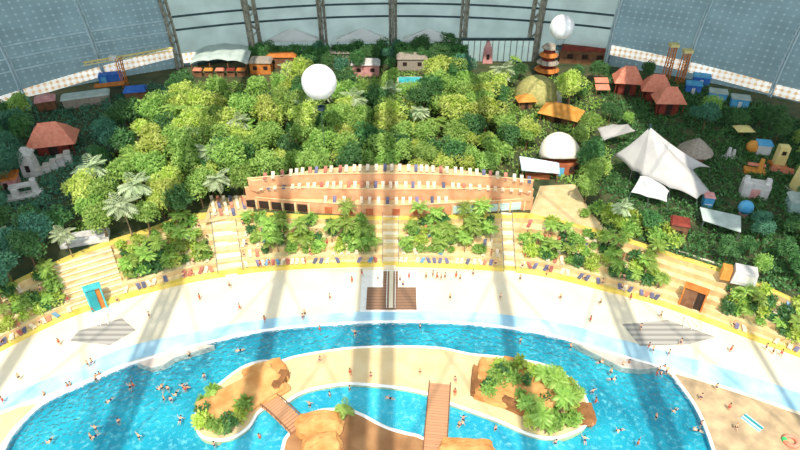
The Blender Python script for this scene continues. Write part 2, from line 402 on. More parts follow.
# ---- stand (terraces): risers, treads, yellow front wall, yellow top walk
tr, ed, tl = MB(), MB(), MB()
for i in range(NT):
    u0, u1 = i / NT, (i + 1) / NT
    for k in range(NS):
        a0, a1 = FA[i].lerp(BA[i], k / NS), FA[i + 1].lerp(BA[i + 1], k / NS)
        b0, b1 = FA[i].lerp(BA[i], (k + 1) / NS), FA[i + 1].lerp(BA[i + 1], (k + 1) / NS)
        z = WALLH + (P - WALLH) * k / (NS - 1); zp = 0 if k == 0 else WALLH + (P - WALLH) * (k - 1) / (NS - 1)
        q = lambda p, zz: (p.x, p.y, zz)
        (tl if k == 0 else ed).add([q(a0, zp), q(a1, zp), q(a1, z), q(a0, z)], [(0, 1, 2, 3)])
        if k == NS - 1: tl.add([q(a0, z), q(a1, z), q(b1, z), q(b0, z)], [(0, 1, 2, 3)])
        elif k == 0:
            e0, e1 = a0.lerp(b0, .45), a1.lerp(b1, .45)
            tl.add([q(a0, z), q(a1, z), q(e1, z), q(e0, z)], [(0, 1, 2, 3)]); tr.add([q(e0, z), q(e1, z), q(b1, z), q(b0, z)], [(0, 1, 2, 3)])
        else: tr.add([q(a0, z), q(a1, z), q(b1, z), q(b0, z)], [(0, 1, 2, 3)])
struct('floor_terraces', tr, M['terr']); struct('trim_62', ed, M['terrline']); struct('trim_3', tl, M['yellow'])  # tan edge mesh holds the upright riser walls of the terraces
# ---- planted plateau behind it
far = [Vector((X, foot(X) + 2, P)) for X in [-185 + 370 * i / NT for i in range(NT + 1)]]
mb = MB()
for i in range(NT):
    a, b, c, d = BA[i], BA[i + 1], far[i + 1], far[i]; q = [(p.x, p.y, z) for z in (P - 3, P - .02) for p in (a, b, c, d)]
    mb.add(q, [(3, 2, 1, 0), (4, 5, 6, 7)] + ([(0, 3, 7, 4)] if i == 0 else []) + ([(1, 5, 6, 2)] if i == NT - 1 else []) + [(0, 4, 5, 1), (2, 6, 7, 3)])
bmv = mb
struct('floor_plateau', mb, M['earth'])

# ---- hall shell: arches that rise from the far foot and vault overhead
YC, HB = 60.0, 118.0
def vault(X, t):
    a = foot(X) - YC; return Vector((X, YC + a * math.cos(t), P + HB * math.sin(t)))
RIBS = [-139, -117.75, -97, -75.25, -50.25, -27, -2.5, 22.25, 46.5, 70.5, 94, 116.25, 138]
XS = [-170, -155] + sum([[a + (b - a) * k / 4 for k in range(4)] for a, b in zip(RIBS, RIBS[1:])], []) + [138, 155, 170]
TS = [i * .035 for i in range(0, 52)]
def shell(name, m, keep, off=0.0):
    me = bpy.data.meshes.new(name); vs, fs, uvs = [], [], []
    for i, (x0, x1) in enumerate(zip(XS, XS[1:])):
        for j, (t0, t1) in enumerate(zip(TS, TS[1:])):
            c = vault((x0 + x1) / 2, (t0 + t1) / 2)
            if not keep(c): continue
            o = len(vs); vs += [vault(x0, t0), vault(x1, t0), vault(x1, t1), vault(x0, t1)]; fs.append((o, o + 1, o + 2, o + 3))
            uvs += [(x0 * 1.15, t0 * 125), (x1 * 1.15, t0 * 125), (x1 * 1.15, t1 * 125), (x0 * 1.15, t1 * 125)]
    me.from_pydata(vs, [], fs); ul = me.uv_layers.new(name='metres')
    for i, uv in enumerate(uvs): ul.data[i].uv = uv
    me.materials.append(m); o = bpy.data.objects.new(name, me); COL.objects.link(o); o['kind'] = 'structure'; return o
LOW = P + 48
shell('wall_left', M['netwall'], lambda c: c.z < LOW and c.x < -75.25)
shell('wall_back', M['panelwall'], lambda c: c.z < LOW and -75.25 < c.x < 70.5)
shell('wall_right', M['netwall'], lambda c: c.z < LOW and c.x > 70.5)
def opaque(c):
    return c.z >= LOW and ((c.y > 150) or (c.x < -75.25 and c.y > 30) or (c.x > 70.5 and c.y > 38))
shell('ceiling', M['roofp'], opaque)
# lattice arches: two chords and zigzag web; one unseen arch is added near the middle to double the shadow
def arch(X, wd, rc, name, m, t_end=2.35, rw=.14, step=.03, t_start=0):
    mb = MB(); ts = [i * step for i in range(int(t_start / step), int(t_end / step) + 1)]
    def pt(t, dx, dd):
        p = vault(X, t); a = foot(X) - YC; nrm = Vector((0, -math.cos(t) / a, -math.sin(t) / HB)).normalized()
        return p + nrm * dd + Vector((dx, 0, 0))
    for dx, dd in ((-wd / 2, .6), (wd / 2, .6), (0, .6 + wd)): mb.tube([pt(t, dx, dd) for t in ts], rc, 5)
    for i, (t0, t1) in enumerate(zip(ts, ts[1:])):
        s = 1 if i % 2 else -1
        mb.tube([pt(t0, s * wd / 2, .6), pt(t1, -s * wd / 2, .6)], rw, 4)
        mb.tube([pt(t0, s * wd / 2, .6), pt(t1, 0, .6 + wd)], rw, 4)
    struct(name, mb, m)
k = 4
for X in RIBS:
    if X in (-50.25, 46.5): arch(X, 3.4, .75, f'trim_{k}', M['brownbar'], rw=.3)
    elif -76 <= X <= 60: arch(X, 2.0, .5, f'trim_{k}', M['brownbar'], rw=.2)
    else: arch(X, .8, .3, f'trim_{k}', M['palebar'], step=.06)
    k += 1
arch(-7.6, 2.2, .8, f'trim_{k}', M['brownbar'], rw=.3, t_start=.5); k += 1  # unseen beam put in to cast the second central shadow band
# cross bracing high in the roof between the arches, and purlins
mb = MB()
for a, b in zip(RIBS, RIBS[1:]):
    if a < -90 or b > 100: continue
    for t0, t1 in ((1.15, 1.45), (1.45, 1.75), (1.75, 2.05)):
        for (xa, xb) in ((a, b), (b, a)):
            mb.tube([vault(xa + (xb - xa) * s, t0 + (t1 - t0) * s) + Vector((0, 0, -1)) for s in (0, .5, 1)], .22, 4)
struct(f'trim_{k}', mb, M['brownbar']); k += 1
mb = MB()
for t in (1.15, 1.45, 1.75, 2.05): mb.tube([vault(X, t) + Vector((0, 0, -1)) for X in XS], .2, 4)
struct(f'trim_{k}', mb, M['brownbar']); k += 1
# white lattice strips at the wall foot (sides), rails above them on the left
def wallstrip(name, xa, xb, z0, z1, m, off):
    me = bpy.data.meshes.new(name); vs, fs, uvs = [], [], []; N = 40
    for i in range(N):
        xs = [xa + (xb - xa) * (i + d) / N for d in (0, 1)]
        o = len(vs)
        lift = [(max(0, (118 - X) / 47 * 3.6) if X > 0 else (X + 108) * .11 if X < -75.5 else 0) for X in xs]
        for X, z in ((xs[0], z0 + lift[0]), (xs[1], z0 + lift[1]), (xs[1], z1 + lift[1]), (xs[0], z1 + lift[0])):
            p = vault(X, math.asin(max(-.05, (z - P) / HB))); d = Vector((p.x, p.y - far_c, 0)).normalized(); p = p - d * off
            vs.append(p); uvs.append((X * 1.2, z))
        fs.append((o, o + 1, o + 2, o + 3))
    n = len(vs); back = []
    me.from_pydata(vs, [], fs); ul = me.uv_layers.new(name='metres')
    for i, uv in enumerate(uvs): ul.data[i].uv = uv
    me.materials.append(m); o = bpy.data.objects.new(name, me); COL.objects.link(o); o['kind'] = 'structure'
    sm = o.modifiers.new('solid', 'SOLIDIFY'); sm.thickness = .25; return o
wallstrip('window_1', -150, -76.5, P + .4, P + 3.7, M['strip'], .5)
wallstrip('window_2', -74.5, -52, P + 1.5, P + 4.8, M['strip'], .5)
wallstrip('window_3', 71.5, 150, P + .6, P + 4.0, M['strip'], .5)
def wallrail(z, xa, xb, r, m, off=.5):
    return MB().tube([vault(X, math.asin((z - P) / HB)) - Vector((X, foot(X) - far_c, 0)).normalized() * off for X in [xa + (xb - xa) * i / 30 for i in range(31)]], r, 5)
for z in (P + 9, P + 13, P + 17):
    struct(f'trim_{k}', wallrail(z, -150, -76, .28, M['palebar']), M['palebar']); k += 1
for z in (P + 13.2, P + 17.8):
    struct(f'trim_{k}', wallrail(z, -75, 70, .38, M['darkbar'], .3), M['darkbar']); k += 1
struct(f'trim_{k}', wallrail(P + .7, -75, 70, .7, M['darkbar'], .2), M['darkbar']); k += 1

# ================================================================= VEGETATION PROTOTYPES
def leaf(mb, p, d, n, L, W):
    d = d.normalized(); s = d.cross(n)
    if s.length < 1e-3: s = d.cross(Vector((1, 0, 0)))
    s.normalize(); up = s.cross(d)
    mb.add([p, p + d * L * .5 + s * W / 2 - up * W * .18, p + d * L - up * L * .12, p + d * L * .5 - s * W / 2 - up * W * .18], [(0, 1, 2), (0, 2, 3)])
def rv(rr):
    while 1:
        v = Vector((rr.uniform(-1, 1), rr.uniform(-1, 1), rr.uniform(-1, 1)))
        if .05 < v.length < 1: return v.normalized()
def crown_mesh(seed, r, h, n, L):
    rr = random.Random(seed); mb = MB()
    lumps = [(Vector((rr.uniform(-.55, .55) * r, rr.uniform(-.55, .55) * r, h + rr.uniform(-.25, .45) * r)), r * rr.uniform(.38, .6)) for _ in range(9)] + [(Vector((0, 0, h + .2 * r)), r * .62)]
    for _ in range(n):
        c, cr = rr.choice(lumps); v = rv(rr)
        if v.z < -.4 and rr.random() < .7: v.z = -v.z
        p = c + v * cr * rr.uniform(.8, 1.03)
        d = (v * .5 + rv(rr) * .8 + Vector((0, 0, -.15))); l = L * rr.uniform(.7, 1.3)
        leaf(mb, p, d, (v + Vector((0, 0, .8)) + rv(rr) * .5), l, l * .52)
    return mb.mesh('foliage')
def trunk_mesh(seed, h, r, lean=.4):
    rr = random.Random(seed); mb = MB(); top = Vector((rr.uniform(-lean, lean), rr.uniform(-lean, lean), h))
    mb.tube([(0, 0, -.3), top * .4 + Vector((.15, 0, 0)), top], [r * 1.5, r, r * .7], 7)
    for i in range(5):
        a = i * 1.256 + rr.random(); b = top * .75
        mb.tube([b, b + Vector((math.cos(a) * h * .22, math.sin(a) * h * .22, h * .28)), b + Vector((math.cos(a) * h * .36, math.sin(a) * h * .36, h * .42))], [r * .5, r * .35, r * .15], 5)
    return mb.mesh('trunk')
def frond(mb, base, az, el, L, rr, droop=1.0, W=1.1, n=9):
    d = Vector((math.cos(az) * math.cos(el), math.sin(az) * math.cos(el), math.sin(el))); pts = [Vector(base)]
    for i in range(n):
        pts.append(pts[-1] + d * L / n); d = (d + Vector((0, 0, -droop * .17))).normalized()
    mb.tube([pts[0], pts[n // 2], pts[-1]], [.06, .045, .01], 3)
    for i in range(1, n + 1):
        t = (pts[i] - pts[i - 1]).normalized(); s = t.cross(Vector((0, 0, 1))).normalized()
        wl = W * math.sin(PI * (.12 + .86 * i / (n + .5)))
        for sg in (-1, 1): leaf(mb, pts[i - 1].lerp(pts[i], .5), t * .65 + s * sg - Vector((0, 0, .28)), Vector((0, 0, 1)), wl, L / n * .95)
def palm_crown(seed, h, L, n=16, droop=1.0, W=1.1, base_x=0):
    rr = random.Random(seed); mb = MB()
    for i in range(n):
        frond(mb, (base_x, 0, h), i * 2.4 + rr.uniform(-.2, .2), rr.uniform(-.1, 1.15), L * rr.uniform(.85, 1.1), rr, droop, W)
    return mb.mesh('fronds')
def palm_trunk(h, r, bend=.4):
    mb = MB(); pts = [(bend * (1 - (z / h) ** 2) * -1 + bend, 0, z) for z in [0, h * .25, h * .5, h * .75, h]]
    pts = [(bend * (z / h) ** 2, 0, z - (.2 if z == 0 else 0)) for z in [0, h * .25, h * .5, h * .75, h]]
    mb.tube(pts, [r * 1.4, r, r * .9, r * .85, r], 7); return mb.mesh('trunk')
def tree_proto(seed, r, h, n, L, m):
    e = empty('leafy_tree', (0, 0, -500))
    return proto(e, obj('trunk', trunk_mesh(seed, h, .22), M['bark'], e), obj('foliage', crown_mesh(seed, r, h, n, L), M[m], e))
def palm_proto(seed, h, L, m, n=16, droop=1.0, W=1.1, name='palm_tree'):
    e = empty(name, (0, 0, -500)); b = .5
    return proto(e, obj('trunk', palm_trunk(h, .17, b), M['palmbark'], e), obj('fronds', palm_crown(seed, h, L, n, droop, W, b), M[m], e))
LOOK = {'leaf_y': 'yellow-green leafy tree', 'leaf_m': 'mid-green leafy tree', 'leaf_d': 'dark green leafy tree', 'leaf_b': 'bluish green leafy tree'}
TREES = {m: [tree_proto(s + i, r, h, n, .66, m) for i, (r, h, n) in enumerate(((3.6, 6.5, 2000), (4.4, 7.5, 2900), (3.0, 5.6, 1500)))] for s, m in ((10, 'leaf_y'), (20, 'leaf_m'), (30, 'leaf_d'), (40, 'leaf_b'))}
PALMS = [palm_proto(50, 5.0, 3.2, 'frond'), palm_proto(51, 6.6, 3.5, 'frond', 18), palm_proto(52, 3.6, 2.8, 'frond', 15, 1.2)]
BIGPALM = [palm_proto(55, 9.0, 4.4, 'frond_s', 20, 1.0, 1.5), palm_proto(56, 8.0, 4.2, 'frond', 20, 1.0, 1.5)]
def shrub_proto(seed, m):
    e = empty('leafy_shrub', (0, 0, -500)); st = MB(); rr = random.Random(seed)
    for i in range(5): st.tube([(0, 0, -.1), (rr.uniform(-.6, .6), rr.uniform(-.6, .6), 1.3)], .05, 4)
    return proto(e, obj('stems', st, M['bark'], e), obj('foliage', crown_mesh(seed, 1.5, 1.2, 330, .7), M[m], e))
SHRUBS = {m: shrub_proto(60 + i, m) for i, m in enumerate(('leaf_y', 'leaf_m', 'leaf_d'))}

# ================================================================= BUILT THINGS (landmarks)
CLEAR = []                                     # picture areas kept open: what stands there is seen in the photograph
def clear(x0, y0, x1, y1): CLEAR.append((x0, y0, x1, y1))

# ---- terraced terracotta building
lb = resample(smooth_line([at(x, y, P) for x, y in ((244, 207), (300, 212), (350, 215), (400, 216), (452, 214), (490, 212), (532, 209))]), 48)
lt = resample(smooth_line([at(x, y, P + 8.1) for x, y in ((252, 181), (300, 173.5), (350, 170), (400, 169), (452, 172), (490, 176), (532, 183))]), 48)
bld = empty('terraced_building', (lb[24].x, lb[24].y, P), 'long terracotta building with stepped sun decks behind the central terraces', 'building')
BO = Vector((lb[24].x, lb[24].y, P))
def bpt(u, s, z):
    q = u * 48; i = min(47, int(q)); t = q - i
    p = lb[i].lerp(lb[i + 1], t).lerp(lt[i].lerp(lt[i + 1], t), s); return Vector((p.x, p.y, z))
TZ = [P + 2.7, P + 5.4, P + 8.1]
def ptier(k, u0=0, u1=1, mm='brick'):
    mb = MB(); N = 48; s0, s1 = k / 3, (k + 1) / 3 if k < 2 else 1.25; zb = P - .3 if k == 0 else TZ[k - 1] - .05; z = TZ[k]
    rows = []
    for i in range(N + 1):
        u = u0 + (u1 - u0) * i / N
        rows.append([bpt(u, s0, zb) - BO, bpt(u, s0, z + .5) - BO, bpt(u, s0 + .03, z + .5) - BO, bpt(u, s0 + .03, z) - BO, bpt(u, s1, z) - BO, bpt(u, s1, zb) - BO])
    vs = sum(rows, []); fs = []
    for i in range(N):
        for j in range(6):
            fs.append((i * 6 + j, i * 6 + (j + 1) % 6, (i + 1) * 6 + (j + 1) % 6, (i + 1) * 6 + j))
    fs += [tuple(range(6)), tuple(N * 6 + j for j in range(6))]
    mb.add(vs, fs); return mb
for kk in range(3): obj('tier', ptier(kk), M['brick'], bld)
for kk in range(3):                                    # cream deck slabs and coping bands
    mb = MB()
    for i in range(48):
        u0, u1 = i / 48, (i + 1) / 48; s1 = (kk + 1) / 3 if kk < 2 else 1.2
        a = [bpt(u0, kk / 3 + .035, TZ[kk] + .04) - BO, bpt(u1, kk / 3 + .035, TZ[kk] + .04) - BO, bpt(u1, s1, TZ[kk] + .04) - BO, bpt(u0, s1, TZ[kk] + .04) - BO]
        mb.add(a, [(0, 1, 2, 3)])
    obj('deck', mb, M['deckc'], bld)
    mb = MB().tube([bpt(i / 48, kk / 3 - .01, TZ[kk] + .5) - BO for i in range(49)], .16, 5); obj('coping', mb, M['deckc'], bld)
def wallbox(u, s, z, w, d, h):
    p = bpt(u, s, z) - BO; a, b = bpt(max(0, u - .01), s, z), bpt(min(1, u + .01), s, z); rz = math.atan2(b.y - a.y, b.x - a.x)
    return MB().box((p.x - math.sin(-rz) * 0, p.y, p.z), (w, d, h), rz)
for u in (.03, .075, .12, .165, .21): obj('window', wallbox(u, 0, P + 1.3, 2.3, .5, 1.9), M['dark'], bld)
for u in (.05, .0975, .1425, .1875, .235): obj('pillar', wallbox(u, -.02, P + 1.3, .45, .7, 2.7), M['deckc'], bld)
for u in (.74, .78, .82, .86, .90, .94): obj('window', wallbox(u, 0, P + 1.3, 2.4, .5, 2.0), M['glass'] if u != .82 else M['dark'], bld)
for u in (.72, .76, .80, .84, .88, .92, .97): obj('pillar', wallbox(u, -.02, P + 1.3, .4, .7, 2.7), M['deckc'], bld)
for u in (.30, .37, .44, .53, .60, .67): obj('window', wallbox(u, 0, P + 1.2, 1.7, .5, 1.6), M['brick2'], bld)

flat('floor_lounge_left', [(204, 222), (211, 199), (246, 195), (254, 210), (246, 214)], P + .06, M['deckc'], P - .2); clear(203, 193, 248, 218)
# ---- stairs in the stand
def stairs(xc, w, label, ytop=None):
    u = find_u(xc, 250, .5); a = terr_dir(u); fr, bk = terr(u, 0), terr(u, .999); mb = MB(); n = 20
    e = empty('stairs', (fr.x, fr.y, 0), label, 'stairs'); d = bk - fr
    for i in range(n):
        s = (i + .5) / n; z = P * (i + 1) / n + .12
        mb.box((d.x * s, d.y * s, z / 2), (w, math.hypot(d.x, d.y) / n * 1.02, z), a)
    obj('steps', mb, M['paving'], e)
    for sg in (-1, 1):
        o = Vector((math.cos(a), math.sin(a), 0)) * sg * w / 2; h = MB()
        h.tube([o + Vector((0, 0, 1.2)), o + Vector((d.x, d.y, P + 1.1))], .07, 5)
        for s in (0, .25, .5, .75, 1): h.tube([o + Vector((d.x * s, d.y * s, P * s)), o + Vector((d.x * s, d.y * s, P * s + 1.15))], .05, 5)
        obj('handrail', h, M['metal'], e)
    return u
us = [stairs(391, 3.6, 'pale central stairs rising from the T-shaped deck to the terracotta building'), stairs(226, 5.5, 'wide pale stairs in the left half of the planted terraces'), stairs(508, 2.6, 'narrow pale stairs in the right half of the planted terraces')]
USTAIR = [(us[0], 2.6), (us[1], 3.6), (us[2], 2.2)]

# ---- portals
def portal(x, y, w, h, label, door_m, jamb_m, ang):
    p = at(x, y); e = empty('portal', p, label, 'portal', rz=ang)
    blk = MB()
    nos = MB()
    for i in range(9):
        blk.box((0, 6.6 + i * .85, .42 + i * .83), (w + 9, 12 - i * .3, .83)); nos.box((0, .62 + i * 1.0, .86 + i * .83), (w + 9.04, .5, .1))
    obj('stepped_block', blk, M['terr'], e); obj('step_edges', nos, M['paving'], e)
    fm = MB(); fm.box((-w / 2 - .15, .0, h / 2), (.3, 1.6, h)); fm.box((w / 2 + .15, 0, h / 2), (.3, 1.6, h)); fm.box((0, 0, h + .15), (w + .8, 1.8, .35))
    obj('frame', fm, jamb_m, e); obj('opening', MB().box((0, .2, h / 2), (w, 1.2, h)), M['dark'] if door_m is not M['teal'] else M['orangeb'], e)
    d = obj('door', MB().box((-w * .18, -.55, h * .47), (w * .62, .2, h * .94)), door_m, e); obj('handle', MB().box((w * .08, -.7, h * .45), (.1, .1, .7)), M['metal'], d)
    return e
u = find_u(99, 300, 0); portal(99.5, 308, 2.6, 5.8, 'portal with a teal door in the stepped stone stand at left', M['teal'], M['tealw'], terr_dir(u))
UL = u; u = find_u(689, 300, 0); portal(689, 310, 4.0, 6.0, 'brown timber portal in the stepped stone stand at right', M['brown'], M['orangeb'], terr_dir(u)); UR = u
for x, y, lab in ((106, 315, 'white splayed railing on the paving before the teal door portal'), (686, 319, 'white splayed railing on the paving before the brown timber portal')):
    e = empty('splayed_railing', at(x, y), lab, 'railing')
    for a in (-.5, 0, .5):
        b = MB().tube([(math.sin(a) * .5, -math.cos(a) * .2, 0), (math.sin(a) * .5, -math.cos(a) * .2, 1), (math.sin(a) * 3, -math.cos(a) * 3, 1), (math.sin(a) * 3, -math.cos(a) * 3, 0)], .09, 5)
        obj('rail', b, M['rim'], e)

# ---- T shaped deck with centre handrail
a, b = at(366, 310), at(416, 288); c = at(383, 288); d = at(398, 272)
dk = empty('wooden_deck', at(391, 300), 'brown T-shaped wooden deck between the central stairs and the pool', 'deck'); O = at(391, 300)
mb = MB().box(((a.x + b.x) / 2 - O.x, (a.y + b.y) / 2 - O.y, .12), (b.x - a.x, b.y - a.y, .24)); obj('lower_platform', mb, M['plank'], dk)
mb = MB().box(((c.x + d.x) / 2 - O.x, (c.y + d.y) / 2 - O.y, .13), (d.x - c.x, d.y - c.y, .26)); obj('upper_walkway', mb, M['plank'], dk)
hr = MB(); y0, y1 = a.y - O.y + .4, d.y - O.y
for sx in (-.9, .9): hr.tube([(sx, y0, .2), (sx, y0, 1.2), (sx, y1, 1.2), (sx, y1, .2)], .08, 5)
for t in (.2, .4, .6, .8): hr.tube([(.9, y0 + (y1 - y0) * t, .2), (.9, y0 + (y1 - y0) * t, 1.2)], .06, 5)
obj('handrail', hr, M['rim'], dk); obj('pale_strip', MB().box((0, (y0 + y1) / 2, .27), (.9, y1 - y0, .04)), M['paving'], dk)
flat('floor_deck_surround', [(360, 312), (362, 270), (418, 270), (420, 312)], .04, M['rim'])

# ---- pool islands
def island(name, px, z, m, sm=True):
    pts = [at(x, y, z) for x, y in px]; L = smooth_line(pts, 6, True) if sm else pts
    struct(name, MB().prism(L, -1.55, z), m); return L
isl = [(199, 433), (196, 416), (203, 399), (222, 382), (243, 367), (262, 361), (278, 361.5), (300, 355.5), (350, 348), (400, 346.5), (440, 348), (470, 354), (500, 357), (545, 365), (576, 384), (589, 408), (586, 424), (571, 433), (553, 437.5), (530, 434), (500, 421), (470, 410), (448, 402), (430, 394), (400, 387.5), (365, 384), (345, 383.5), (315, 388), (298, 394), (284, 403), (272, 404), (258, 412), (248, 427), (230, 438), (212, 439)]
L = island('floor_island', isl, .22, M['sand2'])
struct('trim_60', MB().tube([p + Vector((0, 0, -.08)) for p in L], .3, 6, True), M['rim'])
isl2 = [(282, 500), (283, 448), (290, 433), (300, 424), (318, 411), (345, 410), (360, 414), (385, 427), (405, 433), (420, 437), (432, 448), (440, 500)]
L = island('floor_islet', isl2, .25, M['wet'])
struct('trim_61', MB().tube([p + Vector((0, 0, -.08)) for p in L], .35, 6, True), M['rim'])
# inner basin: lighter, shallower floor between the islands
flat('floor_inner_pool', [(284, 402), (300, 393), (345, 382), (400, 386), (430, 392), (470, 409), (530, 430), (553, 434), (620, 490), (640, 530), (150, 530), (228, 436), (248, 424), (258, 409)], -.75, M['pool2'], -1.58)

def rock_mesh(seed, sx, sy, sz, box=.6, rough=.16):
    rr = random.Random(seed); bm = bmesh.new(); bmesh.ops.create_cube(bm, size=2); bmesh.ops.subdivide_edges(bm, edges=bm.edges[:], cuts=9, use_grid_fill=True)
    off = Vector((seed * 3.7, seed * 1.3, 0))
    for v in bm.verts:
        s = v.co.normalized(); c = v.co * box + s * (1 - box) * 1.25
        c += s * noise.fractal(c * 1.3 + off, 1.0, 2.0, 4) * rough
        c += s * (abs(noise.noise(c * 2.6 + off)) * -.12)
        v.co = Vector((c.x * sx, c.y * sy, (c.z + .75) * sz))
    me = bpy.data.meshes.new('boulder'); bm.to_mesh(me); bm.free()
    for p in me.polygons: p.use_smooth = False
    return me
def rock(x, y, z, sx, sy, sz, rz, m, label, tilt=(0, 0), box=.6, group='boulders on the pool islands'):
    o = obj('boulder', rock_mesh(int(x * 7 + y), sx, sy, sz, box), M[m], None, at(x, y, z)); o.rotation_euler = (tilt[0], tilt[1], rz)
    return tag(o, label, 'boulder', group)
rock(243, 401, -.1, 7.6, 3.2, 1.35, .62, 'rock', 'long flat sandstone slab covering the left pool island', (.18, -.05), .8)
rock(266, 379, 0, 3.9, 2.6, 1.2, .45, 'rock', 'upper sandstone block at the far tip of the left pool island', (.1, 0), .8)
rock(281, 386, 0, .9, 2.2, 1.3, -.3, 'rockd', 'narrow brown rock edging the left island beside the sandy platform', (0, 0), .8)
rock(218, 411, 0, 2.4, 2.6, .9, .6, 'rock', 'low tan rock at the pool end of the left island slab')
rock(488, 375, 0, 2.0, 2.9, 1.1, -.2, 'rock', 'tan boulder at the upper left corner of the right pool island', (.05, .1), .75)
rock(476, 384, 0, .9, 3.2, 1.0, -.15, 'rockd', 'dark narrow rock edging the sandy platform at the right island', (0, 0), .8)
rock(518, 376, 0, 3.6, 2.3, 1.1, -.35, 'rock', 'sandstone slab along the far side of the right pool island', (.1, .1), .8)
rock(508, 392, .1, 4.2, 2.2, 1.3, -.45, 'rock', 'largest tan slab in the middle of the right pool island', (.16, .05), .8)
rock(540, 398, .1, 3.2, 2.3, 1.4, -.6, 'rock', 'tan boulder under the palms of the right pool island', (.1, 0), .7)
rock(492, 401, .1, 3.2, 1.0, 1.0, -.4, 'rock', 'low orange rock ledge on the sand side of the right island', (0, 0), .8)
rock(516, 410, .1, 2.8, .9, 1.1, -.5, 'rockd', 'low brown rock ledge below the palms of the right island', (0, 0), .8)
rock(584, 418, -.6, 1.6, 2.0, 1.2, 0, 'rockd', 'brown rock at the water tip of the right pool island')
rock(320, 429, .1, 3.7, 2.3, 1.5, .1, 'rock', 'round orange boulder on the islet beside its palm', (.1, 0), .45)
rock(322, 450, .1, 3.0, 2.0, 1.5, .2, 'rock', 'orange boulder at the bottom of the islet, nearest the viewer', (.1, 0), .45)
rock(466, 458, -1.2, 4.6, 2.2, 1.8, -.05, 'rock', 'rounded orange rock in the water right of the plank bridge', (.05, 0), .45)
# ---- bridges
def bridge(a, b, w, label, name='footbridge'):
    A, B = at(*a, .5), at(*b, .5); d = B - A; L = d.length; e = empty(name, (A.x, A.y, 0), label, 'bridge', rz=math.atan2(d.y, d.x) - PI / 2)
    dm = MB(); n = 14
    for i in range(n):
        z = .45 + .5 * math.sin(PI * (i + .5) / n); dm.box((0, L * (i + .5) / n, z), (w, L / n * .97, .22))
    obj('deck', dm, M['plankx'], e)
    for sg in (-1, 1):
        r = MB(); pts = [(sg * w / 2, L * i / 7, 1.25 + .5 * math.sin(PI * i / 7)) for i in range(8)]; r.tube(pts, .09, 5)
        for q in pts: r.tube([(q[0], q[1], q[2] - 1.0), q], .07, 5)
        obj('railing', r, M['brown'], e)
        bm_ = MB().tube([(sg * w * .38, L * i / 7, .28 + .5 * math.sin(PI * i / 7)) for i in range(8)], .16, 5); obj('beam', bm_, M['brown'], e)
bridge((266, 399), (298, 428), 3.4, 'sloping tan plank bridge from the left rock island to the islet')
bridge((440, 384), (434, 462), 3.9, 'long tan plank bridge running from the sandy platform towards the viewer')

# ---- balloons
def balloon(x, y, r_px, z, label, base_z):
    c = at(x, y, z); d = c.y * CT + (H - z) * ST; r = r_px * d / F
    e = empty('tethered_balloon', (c.x, c.y, c.z), label, 'balloon')
    prof = [(max(.02, r * math.sin(PI * i / 24)), -r * math.cos(PI * i / 24)) for i in range(25)]
    o = obj('envelope', MB().lathe((0, 0, 0), prof, 32), M['balloon'], e, smooth=True)
    n = MB()
    for k in range(8): n.tube([(r * 1.01 * math.sin(q) * math.cos(k * PI / 4), r * 1.01 * math.sin(q) * math.sin(k * PI / 4), -r * 1.01 * math.cos(q)) for q in [PI * i / 12 for i in range(1, 12)]], .03, 4)
    obj('seams', n, M['rim'], o)
    rp = MB()
    for k in range(6):
        q = k * PI / 3; rp.tube([(r * .5 * math.cos(q), r * .5 * math.sin(q), -r * .86), (.7 * math.cos(q), .7 * math.sin(q), -r - 2.2)], .035, 4)
    obj('ropes', rp, M['darkbar'], e)
    obj('basket', MB().lathe((0, 0, -r - 3.2), [(.7, 0), (.85, .1), (.9, 1.1), (.75, 1.1), (.7, .2)], 12), M['darkbar'], e)
    obj('tether', MB().tube([(0, 0, -r - 3.2), (0, 0, base_z - c.z)], .05, 5), M['metal'], e)
    return c
balloon(319, 82, 17.5, 32, 'large white tethered balloon floating over the middle of the forest', P)
balloon(562, 27, 12, 34, 'small white tethered balloon before the back wall at upper right', P)

# ---- roofs and huts
def hip(w, d, h, eave=.0, ridge=.35, flare=.12):
    """flared hip roof, w x d at the eaves"""
    mb = MB(); prof = [(1, 0), (.72, .28), (.45, .62), (.0, 1)]; rings = []
    for k, z in prof:
        X = w / 2 * (ridge + (1 - ridge) * k); Y = d / 2 * max(k, .02); rings.append([(-X, -Y, z * h + eave), (X, -Y, z * h + eave), (X, Y, z * h + eave), (-X, Y, z * h + eave)])
    vs = sum(rings, []); fs = [(3, 2, 1, 0)]
    for i in range(3):
        for j in range(4): fs.append((i * 4 + j, i * 4 + (j + 1) % 4, (i + 1) * 4 + (j + 1) % 4, (i + 1) * 4 + j))
    fs.append((12, 13, 14, 15)); return mb.add(vs, fs)
def pavilion(x, y, z, w, d, hw, hr, rz, label, wallm='redw', roofm='red', posts=True, name='pavilion', cat='pavilion'):
    e = empty(name, at(x, y, z), label, cat, rz=rz)
    obj('wall', MB().box((0, 0, hw / 2), (w * .62, d * .62, hw)), M[wallm], e)
    obj('roof', hip(w, d, hr, hw), M[roofm], e); obj('ridge', MB().tube([(-w * .19, 0, hw + hr), (w * .19, 0, hw + hr)], .14, 6), M[roofm], e)
    if posts:
        for sx in (-1, 1):
            for sy in (-1, 1): obj('post', MB().box((sx * w * .42, sy * d * .42, hw / 2), (.25, .25, hw)), M[wallm], e)
    obj('doorway', MB().box((0, -d * .315, hw * .42), (w * .18, .1, hw * .84)), M['dark'], e)
    return e
pavilion(57, 151, P, 12.5, 8.5, 3.6, 5.0, .25, 'red-roofed hall among dark trees at the left edge', name='red_roofed_hall', cat='building'); clear(33, 120, 84, 157)
pavilion(625, 92, P, 9, 7, 4.2, 4.4, -.15, 'red-roofed pavilion, leftmost and farthest of the three at upper right', 'redw'); clear(608, 66, 640, 97)
